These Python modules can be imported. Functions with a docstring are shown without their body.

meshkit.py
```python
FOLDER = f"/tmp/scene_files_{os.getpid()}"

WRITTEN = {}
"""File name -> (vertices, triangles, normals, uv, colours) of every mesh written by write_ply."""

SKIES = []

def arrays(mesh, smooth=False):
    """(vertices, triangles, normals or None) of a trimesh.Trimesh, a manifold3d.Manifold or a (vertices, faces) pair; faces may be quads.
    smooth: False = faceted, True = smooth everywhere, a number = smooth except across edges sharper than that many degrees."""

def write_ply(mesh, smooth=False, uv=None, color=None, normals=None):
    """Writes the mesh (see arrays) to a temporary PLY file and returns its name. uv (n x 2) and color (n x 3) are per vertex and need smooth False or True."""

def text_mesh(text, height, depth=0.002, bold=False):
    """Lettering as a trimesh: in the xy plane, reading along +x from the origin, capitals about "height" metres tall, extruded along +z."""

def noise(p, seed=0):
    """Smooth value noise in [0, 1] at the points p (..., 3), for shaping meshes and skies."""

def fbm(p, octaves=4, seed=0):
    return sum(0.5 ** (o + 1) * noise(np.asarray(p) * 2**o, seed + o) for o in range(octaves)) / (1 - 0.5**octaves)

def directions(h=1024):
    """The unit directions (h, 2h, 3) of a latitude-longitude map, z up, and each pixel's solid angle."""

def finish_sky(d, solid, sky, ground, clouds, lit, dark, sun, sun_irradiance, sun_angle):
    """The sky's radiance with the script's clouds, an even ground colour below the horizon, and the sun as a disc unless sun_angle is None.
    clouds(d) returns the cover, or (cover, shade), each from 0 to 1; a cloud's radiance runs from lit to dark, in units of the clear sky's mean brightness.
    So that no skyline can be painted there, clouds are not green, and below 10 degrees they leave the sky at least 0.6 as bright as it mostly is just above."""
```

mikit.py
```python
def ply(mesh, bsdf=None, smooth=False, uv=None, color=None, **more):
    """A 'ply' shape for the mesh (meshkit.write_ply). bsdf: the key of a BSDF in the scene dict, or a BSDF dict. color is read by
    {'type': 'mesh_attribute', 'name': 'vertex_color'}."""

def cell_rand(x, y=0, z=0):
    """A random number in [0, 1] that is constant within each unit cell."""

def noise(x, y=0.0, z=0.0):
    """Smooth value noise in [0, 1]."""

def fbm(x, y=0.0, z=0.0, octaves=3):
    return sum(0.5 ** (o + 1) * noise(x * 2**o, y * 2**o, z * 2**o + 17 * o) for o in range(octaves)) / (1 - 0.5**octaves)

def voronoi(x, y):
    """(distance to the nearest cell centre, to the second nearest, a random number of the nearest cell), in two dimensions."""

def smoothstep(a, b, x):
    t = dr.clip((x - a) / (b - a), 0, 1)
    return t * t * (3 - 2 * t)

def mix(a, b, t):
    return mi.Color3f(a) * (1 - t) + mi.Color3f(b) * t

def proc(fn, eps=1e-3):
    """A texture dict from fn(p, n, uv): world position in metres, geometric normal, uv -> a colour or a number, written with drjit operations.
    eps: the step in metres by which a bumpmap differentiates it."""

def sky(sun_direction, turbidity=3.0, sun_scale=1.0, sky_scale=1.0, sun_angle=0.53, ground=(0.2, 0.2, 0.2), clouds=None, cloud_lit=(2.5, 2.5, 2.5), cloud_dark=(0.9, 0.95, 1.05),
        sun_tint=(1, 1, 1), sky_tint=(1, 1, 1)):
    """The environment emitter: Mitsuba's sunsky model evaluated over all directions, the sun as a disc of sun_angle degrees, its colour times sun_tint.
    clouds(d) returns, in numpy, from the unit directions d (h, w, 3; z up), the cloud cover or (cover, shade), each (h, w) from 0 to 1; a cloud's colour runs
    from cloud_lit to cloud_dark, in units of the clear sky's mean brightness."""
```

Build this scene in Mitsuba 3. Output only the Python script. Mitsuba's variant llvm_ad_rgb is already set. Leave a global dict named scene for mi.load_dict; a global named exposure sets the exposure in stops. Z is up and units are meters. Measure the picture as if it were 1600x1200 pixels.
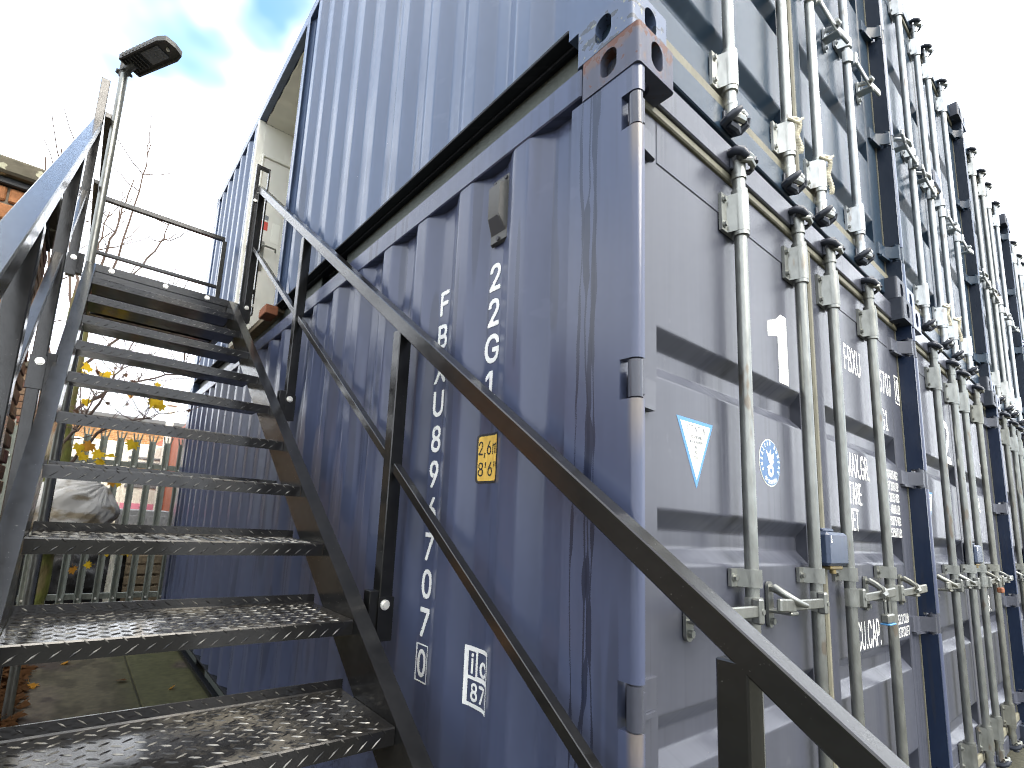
import math, numpy as np, trimesh, manifold3d as m3, shapely.geometry as sg
import drjit as dr, mitsuba as mi
import mikit, meshkit
from mikit import fbm, noise, smoothstep, mix
T = mi.ScalarTransform4f
scene, labels = {}, {}

# ------------------------------------------------------------------ camera
CAM = np.array([-0.9571, -0.6364, 1.3388])
ROWS = np.array([[0.8009, -0.5959, 0.0586], [0.1407, 0.0922, -0.9858], [0.5820, 0.7977, 0.1577]])   # right, down, forward
M = np.eye(4); M[:3, 0], M[:3, 1], M[:3, 2], M[:3, 3] = -ROWS[0], -ROWS[1], ROWS[2], CAM
scene['camera'] = {'type': 'perspective', 'fov': math.degrees(2 * math.atan(800 / 796.7)), 'fov_axis': 'x', 'near_clip': 0.02, 'far_clip': 3000.0,
                   'principal_point_offset_x': 0.5 - 707.13 / 1600, 'principal_point_offset_y': 0.5 - 683.98 / 1200, 'to_world': T(M)}

# ------------------------------------------------------------------ light
def clouds(d):
    f = meshkit.fbm(d * np.array([2.3, 2.3, 4.0]) + 3.1, 5, 7)
    g = meshkit.fbm(d * np.array([6.0, 6.0, 9.0]) + 9.7, 4, 21)
    cover = np.clip(1.02 + 0.35 * (f - 0.5), 0, 1)
    for c, r, a in (((0.132, 0.674, 0.726), 0.16, 0.9), ((0.00, 0.74, 0.67), 0.17, 0.6), ((-0.06, 0.60, 0.80), 0.24, 0.9), ((0.815, 0.072, 0.574), 0.13, 0.75), ((-0.10, 0.42, 0.92), 0.34, 0.85), ((-0.5, -0.55, 0.66), 0.25, 0.8), ((-0.55, 0.5, 0.68), 0.2, 0.7), ((0.5, -0.85, 0.2), 0.2, 0.6)):
        c = np.array(c) / np.linalg.norm(c)
        ang = np.arccos(np.clip(d @ c, -1, 1)) + 0.42 * (g - 0.5) + 0.35 * (f - 0.5)
        cover = cover * (1 - a * np.clip(1 - ang / r, 0, 1) ** 0.9)
    return np.clip(cover, 0, 1), np.clip(0.15 + 1.1 * (g - 0.42), 0, 1)
SUN = (0.15, -0.75, 0.85)
scene['sky_light'] = mikit.sky(SUN, turbidity=3, sun_scale=0.36, sun_angle=42, sun_tint=(0.86, 0.96, 1.12), clouds=clouds, cloud_lit=(2.42, 2.52, 2.66), cloud_dark=(1.95, 2.05, 2.2), sky_tint=(0.82, 1.08, 1.10), ground=(0.09, 0.09, 0.085))
exposure = 3.75

# ------------------------------------------------------------------ materials
def pr(key, color, rough=0.5, metallic=0.0, spec=0.5, **k):
    d = {'type': 'principled', 'base_color': mikit.proc(color) if callable(color) else {'type': 'rgb', 'value': list(color)},
         'roughness': mikit.proc(rough) if callable(rough) else rough, 'metallic': metallic, 'specular': spec, **k}
    scene[key] = {'type': 'twosided', 'bsdf': d}
def C3(a): return mi.Color3f(*a)
def paint(base, seed, dirt=(0.022, 0.024, 0.030), amount=0.35, pale=(0.072, 0.080, 0.125)):
    def f(p, n, uv):
        s = p.x * 1.07 + p.y
        big = fbm(p.x * 1.4 + seed, p.y * 1.4, p.z * 1.2, 3)
        st = fbm(s * 26 + seed, p.z * 0.8, seed, 3)
        fine = noise(s * 110, p.z * 9, seed)
        c = C3(base) * (1 + 0.17 * (big - 0.5) + 0.13 * (st - 0.5) + 0.05 * (fine - 0.5))
        c = mix(c, pale, 0.20 * smoothstep(0.5, 0.8, fbm(s * 7 + 5, p.z * 0.5 + seed, 3, 3)))
        c = mix(c, dirt, amount * smoothstep(0.52, 0.72, fbm(s * 60, p.z * 1.6, seed + 9, 2)) * smoothstep(0.45, 0.7, big))
        run = smoothstep(0.70, 0.76, fbm(s * 34 + 3, p.z * 1.5, seed + 5, 2)) * smoothstep(0.52, 0.62, noise(s * 2.3 + seed, p.z * 1.1, 4))
        rub = smoothstep(0.72, 0.80, fbm(s * 17, p.z * 14, seed + 6, 4)) * smoothstep(0.60, 0.75, noise(s * 3.1, p.z * 2.3, seed + 7))
        c = mix(c, C3(dirt), 0.35 * run)
        return mix(c, C3(pale) * 1.25, 0.22 * rub)
    return f
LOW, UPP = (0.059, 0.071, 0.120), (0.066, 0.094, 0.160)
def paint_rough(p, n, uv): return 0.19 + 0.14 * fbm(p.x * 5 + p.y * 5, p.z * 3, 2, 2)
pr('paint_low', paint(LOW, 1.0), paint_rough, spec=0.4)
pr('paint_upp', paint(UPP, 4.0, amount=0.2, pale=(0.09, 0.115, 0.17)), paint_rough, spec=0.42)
pr('door_low', paint((0.052, 0.056, 0.073), 7.0, pale=(0.08, 0.083, 0.097)), paint_rough, spec=0.4)
pr('door_upp', paint((0.019, 0.035, 0.056), 8.0, amount=0.2, pale=(0.045, 0.062, 0.082)), paint_rough, spec=0.25)
_low = paint(LOW, 1.0)
def post_color(p, n, uv):
    c = _low(p, n, uv)
    side = smoothstep(0.03, 0.05, p.y)
    for y0, amp, w, sd in ((0.150, 0.022, 0.0050, 3), (0.118, 0.016, 0.0030, 11), (0.174, 0.018, 0.0022, 23), (0.136, 0.024, 0.0034, 31)):
        yc = y0 + amp * (fbm(p.z * 2.6, sd, 0, 4) - 0.5) * 2
        ww = w * (0.35 + 1.6 * smoothstep(0.35, 0.8, noise(p.z * 9, sd + 1)))
        m = (1 - smoothstep(ww, ww + 0.0012, dr.abs(p.y - yc))) * side
        c = mix(c, C3((0.014, 0.018, 0.036)), 0.85 * m)
    lo = smoothstep(0.0, 0.006, p.z - 1.60) * (1 - smoothstep(0.006, 0.05, p.z - 1.60)) * 0
    rust = sum((1 - smoothstep(0.0, 0.16, (z0 - p.z))) * smoothstep(-0.004, 0.0, z0 - p.z) for z0 in (2.312, 1.627, 0.936))
    near = (1 - smoothstep(0.012, 0.03, dr.abs(p.x - 0.012) + dr.abs(p.y - 0.012))) 
    return mix(c, C3((0.20, 0.165, 0.12)), 0.6 * rust * near + lo)  # pale cream streak on the post edge under each hinge, fading downward
pr('paint_navy_low', paint((0.009, 0.018, 0.043), 17.0, amount=0.1, pale=(0.02, 0.027, 0.052)), paint_rough, spec=0.35)  # darker navy base for the right-hand posts of the lower row
pr('paint_navy_upp', paint((0.018, 0.026, 0.042), 18.0, amount=0.1, pale=(0.026, 0.036, 0.052)), paint_rough, spec=0.35)  # darker navy base for the right-hand upper posts
pr('casting_dark', paint((0.025, 0.031, 0.046), 19.0, amount=0.2, pale=(0.04, 0.046, 0.06)), 0.45, spec=0.4)
pr('rail_shade_black', paint((0.008, 0.010, 0.013), 20.0, amount=0.0, pale=(0.01, 0.012, 0.016)), 0.6, spec=0.25)  # bottom rail flanges near black: shade of the gap put into the colour
pr('rail_web_paint', paint((0.085, 0.096, 0.088), 21.0, amount=0.2, pale=(0.095, 0.105, 0.095)), 0.5, spec=0.3)  # web of the same rail, its lit tone put into the colour
pr('post_low', post_color, paint_rough, spec=0.5)
def casting_color(p, n, uv):
    c = mix(_low(p, n, uv), C3((0.085, 0.085, 0.100)), 0.4)
    m = smoothstep(0.50, 0.75, fbm(p.x * 38, p.y * 38, p.z * 16, 4) + 0.42 * smoothstep(2.530, 2.592, p.z) * (1 - smoothstep(0.0, 0.02, p.x - 0.02)) - 0.12)
    c = mix(c, C3((0.15, 0.08, 0.042)), 0.45 * m)
    return mix(c, C3((0.10, 0.035, 0.018)), 0.8 * smoothstep(0.60, 0.74, fbm(p.x * 90, p.y * 90, p.z * 60, 3) + 0.35 * smoothstep(2.54, 2.592, p.z) - 0.1))
pr('casting_rusty', casting_color, 0.6, spec=0.35)
_upp = paint(UPP, 4.0, amount=0.2, pale=(0.09, 0.115, 0.17))
def casting_scuffed(p, n, uv):
    c = _upp(p, n, uv)
    m = smoothstep(0.60, 0.63, fbm(p.x * 30, p.y * 42, p.z * 42, 4))
    c = mix(c, C3((0.025, 0.03, 0.034)), 0.75 * m)
    return mix(c, C3((0.18, 0.19, 0.14)), 0.8 * smoothstep(0.735, 0.76, fbm(p.y * 60, p.z * 60, p.x * 50, 3)))
pr('casting_scuffed', casting_scuffed, 0.5)
def galv(base, seed, rods=False):
    def f(p, n, uv):
        a = fbm(p.x * 60, p.y * 60, p.z * 22 + seed, 3); b = fbm(p.x * 14, p.y * 14, p.z * 5 + seed, 2)
        c = C3(base) * (1 + 0.5 * (a - 0.5) + 0.35 * (b - 0.5))
        if rods:
            q = dr.floor((p.x + 0.18) / 0.45); r = mikit.cell_rand(q, seed, dr.floor(p.z / 2.6))
            c = c * (0.84 + 0.30 * r)
            c = mix(c, c * C3((1.02, 0.99, 0.92)), smoothstep(0.55, 0.8, mikit.cell_rand(q, seed + 3, dr.floor(p.z / 2.6))))
            c = mix(c, C3((0.16, 0.11, 0.07)), 0.55 * smoothstep(0.66, 0.74, fbm(p.x * 45, p.y * 45, p.z * 9 + seed, 3)) * smoothstep(0.45, 0.65, noise(p.x * 4, p.z * 3, seed)))
        return c
    return f
def galv_rough(p, n, uv): return 0.27 + 0.2 * fbm(p.x * 40, p.y * 40, p.z * 20, 2)
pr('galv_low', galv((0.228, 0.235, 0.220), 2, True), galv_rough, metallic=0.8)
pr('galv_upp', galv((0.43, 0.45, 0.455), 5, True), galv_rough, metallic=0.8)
pr('galv_fence', galv((0.17, 0.185, 0.16), 9), 0.55, metallic=0.3)
pr('dark_iron', galv((0.030, 0.035, 0.048), 3), 0.45, metallic=0.2)
pr('bolt_zinc', (0.72, 0.71, 0.66), 0.35, metallic=0.5)
pr('gasket', galv((0.135, 0.128, 0.092), 6), 0.65)
def black_paint(p, n, uv):
    a = fbm(p.x * 30, p.y * 30, p.z * 30, 3)
    sp = smoothstep(0.80, 0.95, fbm(p.x * 190, p.y * 190, p.z * 190, 2))
    return mix(C3((0.008, 0.008, 0.008)) * (1 + 0.6 * (a - 0.5)), C3((0.18, 0.18, 0.16)), 0.45 * sp * smoothstep(0.5, 0.65, fbm(p.x * 5, p.y * 5, p.z * 5, 2)))
def black_rough(p, n, uv): return 0.12 + 0.14 * fbm(p.x * 18, p.y * 18, p.z * 18, 3)
pr('black_steel', black_paint, black_rough, spec=0.6)
def tread_color(p, n, uv):
    a = 0.55 * fbm(p.x * 120, p.y * 120, p.z * 4, 3) + 0.45 * fbm(p.x * 22, p.y * 30, p.z * 4, 3); b = fbm(p.x * 5 + 3, p.y * 6, p.z * 2.3, 3)
    k = smoothstep(-0.78, -0.55, p.x) * (0.35 + 0.65 * smoothstep(0.40, 0.62, b)) * smoothstep(0.40, 0.62, a + 0.25 * (b - 0.5))
    k = dr.clip(k * (1 - 0.9 * smoothstep(-0.50, -0.34, p.x + 0.16 * (b - 0.5))) + 0.10 * a, 0, 1)
    return mix(C3((0.008, 0.008, 0.0085)), C3((0.12, 0.108, 0.085)), 0.62 * k * smoothstep(0.2, 0.8, n.z))
def tread_rough(p, n, uv):
    b = fbm(p.x * 5 + 3, p.y * 6, p.z * 2.3, 3)
    return dr.clip(0.11 + 0.36 * smoothstep(-0.75, -0.6, p.x) * (1 - smoothstep(-0.50, -0.34, p.x)) * smoothstep(0.30, 0.55, b) + 0.15 * (fbm(p.x * 40, p.y * 40, p.z * 40, 2) - 0.5), 0.1, 0.8)
pr('tread_plate', tread_color, tread_rough, spec=0.5)
def worn_white(p, n, uv):
    a = fbm(p.x * 75, p.y * 75, p.z * 60, 4)
    return mix(C3((0.74, 0.74, 0.71)) * (0.9 + 0.2 * fbm(p.x * 12, p.y * 12, p.z * 8, 2)), C3((0.16, 0.17, 0.22)), 0.5 * smoothstep(0.72, 0.78, a))
def worn_steel(p, n, uv): return mix(C3((0.010, 0.010, 0.010)), C3((0.17, 0.166, 0.15)), smoothstep(0.40, 0.70, fbm(p.x * 35, p.y * 35, p.z * 35, 3)))
pr('worn_steel', worn_steel, 0.25, metallic=0.3, spec=0.6)
pr('white_paint', worn_white, 0.5)
pr('black_print', (0.02, 0.02, 0.02), 0.5)
pr('yellow_sheet', galv((0.68, 0.44, 0.09), 4), 0.4)
pr('blue_sheet', (0.06, 0.20, 0.40), 0.4)
pr('emblem_blue', (0.040, 0.105, 0.225), 0.4)
pr('sticker_white', (0.78, 0.78, 0.70), 0.4)
pr('grey_print', (0.17, 0.19, 0.21), 0.5)
def cream_color(p, n, uv): return C3((0.68, 0.67, 0.60)) * (0.92 + 0.16 * fbm(p.x * 6, p.y * 6, p.z * 4, 3))
pr('cream_paint', cream_color, 0.45)
pr('vent_plastic', lambda p, n, uv: C3((0.056, 0.055, 0.050)) * (0.9 + 0.2 * fbm(p.x * 9, p.y * 9, p.z * 9, 2)), 0.5)
pr('vent_grille', (0.045, 0.045, 0.05), 0.7)
pr('red_print', (0.55, 0.07, 0.05), 0.5)
pr('lock_navy', paint((0.026, 0.040, 0.075), 13.0, pale=(0.034, 0.05, 0.085)), 0.35)
pr('brass_dull', (0.22, 0.17, 0.08), 0.45, metallic=0.7)
pr('rope_fibre', galv((0.60, 0.56, 0.44), 14), 0.85)
def rust_color(p, n, uv): return mix(C3((0.26, 0.09, 0.035)), C3((0.14, 0.05, 0.025)), fbm(p.x * 50, p.y * 50, p.z * 50, 3))
pr('rust', rust_color, 0.8)
def brick_color(base, seed):
    def f(p, n, uv):
        a = fbm(p.x * 55, p.y * 55, p.z * 55 + seed, 3); b = fbm(p.x * 9 + seed, p.y * 9, p.z * 16, 3)
        c = C3(base) * (1 + 0.5 * (a - 0.5) + 0.6 * (b - 0.5))
        return mix(c, C3((0.16, 0.13, 0.10)), 0.5 * smoothstep(0.6, 0.8, b))
    return f
for k, c in enumerate(((0.34, 0.165, 0.055), (0.29, 0.12, 0.045), (0.36, 0.20, 0.08))): pr(f'brick_orange_{k}', brick_color(c, k * 7.0), 0.85)
for k, c in enumerate(((0.15, 0.08, 0.045), (0.13, 0.055, 0.038), (0.18, 0.115, 0.07))): pr(f'brick_brown_{k}', brick_color(c, k * 5.0 + 2), 0.85)
pr('mortar', galv((0.12, 0.10, 0.075), 15), 0.9)
def coping_color(p, n, uv):
    c = C3((0.090, 0.080, 0.056)) * (0.7 + 0.6 * fbm(p.x * 40, p.y * 40, p.z * 40, 3))
    d, _, r = mikit.voronoi((p.x + 0.3 * p.y) * 11, (p.z + p.y) * 17)
    return mix(c, C3((0.36, 0.35, 0.25)), smoothstep(0.27, 0.20, d + 0.25 * (noise(p.x * 90, p.z * 90, p.y * 90) - 0.5)) * smoothstep(0.62, 0.66, r))
pr('coping_stone', coping_color, 0.9)
def asphalt(p, n, uv):
    a = fbm(p.x * 60, p.y * 60, 0, 3); b = fbm(p.x * 2, p.y * 2, 4, 3)
    return mix(C3((0.042, 0.038, 0.030)), C3((0.034, 0.038, 0.018)), b) * (0.6 + 0.8 * a)
pr('asphalt', asphalt, 0.9)
def concrete(p, n, uv):
    a = fbm(p.x * 34, p.y * 34, 0, 4); b = fbm(p.x * 3.1, p.y * 2.3, 5, 3); w = fbm(p.x * 9, p.y * 5, 2, 3)
    c = mix(C3((0.072, 0.058, 0.038)), C3((0.034, 0.024, 0.017)), smoothstep(0.4, 0.65, w))
    moss = smoothstep(0.36, 0.56, b + 0.25 * smoothstep(-0.5, -0.2, p.x)) * (0.35 + 0.65 * smoothstep(-0.6, -0.3, p.x))
    return mix(c, C3((0.044, 0.046, 0.012)), 0.85 * moss) * (0.65 + 0.7 * a)
pr('mossy_concrete', concrete, 0.85)
def bark(p, n, uv): return mix(C3((0.095, 0.078, 0.03)), C3((0.085, 0.095, 0.018)), smoothstep(0.4, 0.6, fbm(p.x * 8, p.y * 8, p.z * 4, 3))) * (0.6 + 0.8 * fbm(p.x * 60, p.y * 60, p.z * 18, 3))
pr('mossy_bark', bark, 0.9)
pr('twig_bark', (0.10, 0.07, 0.055), 0.85)
def leaf_bsdf(key, col):
    scene[key] = {'type': 'principledthin', 'base_color': {'type': 'rgb', 'value': list(col)}, 'roughness': 0.5, 'diff_trans': 0.9}
leaf_bsdf('leaf_yellow', (0.62, 0.42, 0.03)); leaf_bsdf('leaf_amber', (0.52, 0.25, 0.04)); leaf_bsdf('leaf_brown', (0.13, 0.065, 0.03))
def sack_color(p, n, uv):
    a = fbm(p.x * 9, p.y * 9, p.z * 12, 4)
    return mix(C3((0.42, 0.41, 0.385)), C3((0.20, 0.165, 0.11)), smoothstep(0.52, 0.80, a + 0.22 * smoothstep(1.35, 1.05, p.z)))
pr('sack_plastic', sack_color, 0.5)
pr('white_panel', galv((0.66, 0.64, 0.55), 16), 0.5)
pr('grey_panel', galv((0.16, 0.165, 0.17), 17), 0.6)
pr('pink_print', (0.62, 0.22, 0.30), 0.5)
pr('tyre_black', (0.02, 0.02, 0.02), 0.8)
def farbrick(p, n, uv):
    h = p.z / 0.075; r = dr.floor(h); q = (p.x + 0.5 * p.y) / 0.225 + 0.5 * r
    j = dr.maximum(smoothstep(0.42, 0.47, dr.abs(h - r - 0.5)), smoothstep(0.46, 0.485, dr.abs(q - dr.floor(q) - 0.5)))
    return mix(C3((0.36, 0.17, 0.06)) * (0.7 + 0.6 * mikit.cell_rand(dr.floor(q), r, 0)), C3((0.40, 0.33, 0.24)), j)
pr('far_brick', farbrick, 0.85)
pr('red_container', paint((0.36, 0.08, 0.035), 12.0, pale=(0.40, 0.17, 0.12)), 0.5)
pr('tarpaulin_black', (0.012, 0.012, 0.013), 0.55)
pr('weathered_wood', galv((0.18, 0.14, 0.09), 18), 0.85)
pr('roof_felt', (0.13, 0.13, 0.13), 0.9)

# ------------------------------------------------------------------ mesh helpers
cat = trimesh.util.concatenate
def box(x0, x1, y0, y1, z0, z1, ch=0.003):
    x0, x1 = min(x0, x1), max(x0, x1); y0, y1 = min(y0, y1), max(y0, y1); z0, z1 = min(z0, z1), max(z0, z1)
    c = min(ch, 0.3 * (x1 - x0), 0.3 * (y1 - y0), 0.3 * (z1 - z0))
    if c <= 0: return trimesh.creation.box(bounds=[[x0, y0, z0], [x1, y1, z1]])
    pts = []
    for x, sx in ((x0, 1), (x1, -1)):
        for y, sy in ((y0, 1), (y1, -1)):
            for z, sz in ((z0, 1), (z1, -1)):
                pts += [(x, y + sy * c, z + sz * c), (x + sx * c, y, z + sz * c), (x + sx * c, y + sy * c, z)]
    return trimesh.convex.convex_hull(np.array(pts))
def frame_of(p0, p1, up):
    d = np.subtract(p1, p0).astype(float); L = np.linalg.norm(d); d /= L
    s = np.cross(d, up); s /= np.linalg.norm(s); u = np.cross(s, d)
    return d, s, u, L
def bar(p0, p1, w, h, up=(0, 0, 1), ch=0.003, ext=0.0):
    d, s, u, L = frame_of(p0, p1, up)
    b = box(-ext, L + ext, -w / 2, w / 2, -h / 2, h / 2, ch)
    m = np.eye(4); m[:3, 0], m[:3, 1], m[:3, 2], m[:3, 3] = d, s, u, p0
    b.apply_transform(m); return b
def cyl(p0, p1, r, n=20, r1=None):
    d, s, u, L = frame_of(p0, p1, (0.3, 0.2, 0.93) if abs(np.subtract(p1, p0)[2]) < 0.9 * np.linalg.norm(np.subtract(p1, p0)) else (1, 0, 0))
    a = np.arange(n) * 2 * np.pi / n; ring = np.cos(a)[:, None] * s + np.sin(a)[:, None] * u
    r1 = r if r1 is None else r1
    v = np.vstack([p0 + r * ring, p1 + r1 * ring, [p0], [p1]]); i = np.arange(n); j = (i + 1) % n
    f = np.vstack([np.stack([i, j, j + n], 1), np.stack([i, j + n, i + n], 1), np.stack([j, i, i * 0 + 2 * n], 1), np.stack([i + n, j + n, i * 0 + 2 * n + 1], 1)])
    return trimesh.Trimesh(v, f, process=False)
def tube(pts, radii, n=6):
    pts = np.asarray(pts, float); radii = np.broadcast_to(radii, (len(pts),))
    t = np.gradient(pts, axis=0); t /= np.linalg.norm(t, axis=1, keepdims=True) + 1e-12
    a = np.cross(t, np.where(np.abs(t[:, 2:]) < 0.9, [0, 0, 1.0], [1.0, 0, 0])); a /= np.linalg.norm(a, axis=1, keepdims=True) + 1e-12
    b = np.cross(t, a); g = np.arange(n) * 2 * np.pi / n
    v = pts[:, None] + radii[:, None, None] * (np.cos(g)[None, :, None] * a[:, None] + np.sin(g)[None, :, None] * b[:, None])
    i, j = np.meshgrid(np.arange(len(pts) - 1), np.arange(n), indexing='ij')
    q = np.stack([i * n + j, i * n + (j + 1) % n, (i + 1) * n + (j + 1) % n, (i + 1) * n + j], -1).reshape(-1, 4)
    f = np.vstack([q[:, [0, 1, 2]], q[:, [0, 2, 3]]])
    k = len(pts) - 1
    caps = [[0, (m + 1), m] for m in range(1, n - 1)] + [[k * n, k * n + m, k * n + m + 1] for m in range(1, n - 1)]
    return trimesh.Trimesh(v.reshape(-1, 3), np.vstack([f, caps]), process=False)
def prism(poly, h, z0=0.0):
    """polygon in xy, extruded along z"""
    m = trimesh.creation.extrude_polygon(poly if hasattr(poly, 'exterior') else sg.Polygon(poly), h, engine='earcut'); m.apply_translation([0, 0, z0]); return m
def axes(m, X, Y, Z, o=(0, 0, 0)):
    A = np.eye(4); A[:3, 0], A[:3, 1], A[:3, 2], A[:3, 3] = X, Y, Z, o
    m = m.copy(); m.apply_transform(A)
    if np.linalg.det(A[:3, :3]) < 0: m.invert()
    return m
def man(mesh): return m3.Manifold(m3.Mesh(np.asarray(mesh.vertices, np.float32), np.asarray(mesh.faces, np.uint32)))
def unman(m):
    q = m.to_mesh(); return trimesh.Trimesh(q.vert_properties[:, :3].astype(float), q.tri_verts, process=False)
def mirror_x(m, c):
    m = m.copy(); m.vertices[:, 0] = 2 * c - m.vertices[:, 0]; m.invert(); return m

# ------------------------------------------------------------------ scene helpers
def numbered(k):
    if not any(x == k or x.startswith(k + '__') for x in scene) and k not in labels: return k
    i = 1
    while f'{k}_{i:03d}' in labels or f'{k}_{i:03d}' in scene or any(x.startswith(f'{k}_{i:03d}__') for x in scene): i += 1
    return f'{k}_{i:03d}'
_cnt = {}
def subkey(parent, name):
    k = f'{parent}__{name}'; n = _cnt.get(k, -1) + 1; _cnt[k] = n
    return k if n == 0 else f'{k}_{n:03d}'
def thing(name, label, cat_, group=None):
    k = numbered(name); labels[k] = {'label': label, 'category': cat_}
    if group: labels[k]['group'] = group
    return k
def put(key, mesh, mat, smooth=30, label=None, kind=None, **kw):
    scene[key] = mesh if isinstance(mesh, dict) else mikit.ply(mesh, mat, smooth=smooth, **kw)
    if label or kind: labels[key] = {a: b for a, b in (('label', label), ('kind', kind)) if b}
    return key
def part(parent, name, mesh, mat=None, **k): return put(subkey(parent, name), mesh, mat, **k)
def whole(name, mesh, mat, label, cat_, group=None, **k):
    key = thing(name, label, cat_, group); lab = labels[key]; put(key, mesh, mat, **k); labels[key] = lab; return key
def struct(name, mesh, mat, **k): put(name, mesh, mat, **k); labels[name] = {'kind': 'structure'}
def at(d, v): return {**d, 'to_world': T().translate([float(a) for a in v])}

# ------------------------------------------------------------------ ground
struct('ground', box(-400, 400, -400, 400, -0.5, -0.03, 0), 'asphalt', smooth=False)

# ------------------------------------------------------------------ shipping containers
W, L, H, PITCH, NCON = 2.438, 6.058, 2.591, 2.448, 5
_y = np.arange(0.205, 5.885, 0.004)
def _raw(y):
    t = np.abs((y - 0.41 + 0.139) % 0.278 - 0.139)
    return np.where(y < 0.26, 0.040, np.interp(t, [0, 0.036, 0.104, 0.14], [0.004, 0.004, 0.040, 0.040]))
_k = np.exp(-0.5 * (np.arange(-6, 7) * 0.004 / 0.0065) ** 2); _k /= _k.sum()
_x = np.convolve(np.pad(_raw(_y), 6, mode='edge'), _k, mode='valid')
def surf(y): return np.interp(y, _y, _x)
def corrugated(y0, y1, z0, z1, flip=False):
    m = (_y > y0) & (_y < y1); yy = np.r_[y0, _y[m], y1]; xx = surf(yy); n = len(yy)
    v = np.vstack([np.c_[xx, yy, np.full(n, z0)], np.c_[xx, yy, np.full(n, z1)]]); i = np.arange(n - 1)
    f = np.vstack([np.c_[i, i + n, i + 1], np.c_[i + 1, i + n, i + n + 1]])
    return trimesh.Trimesh(v, f, process=False)

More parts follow.
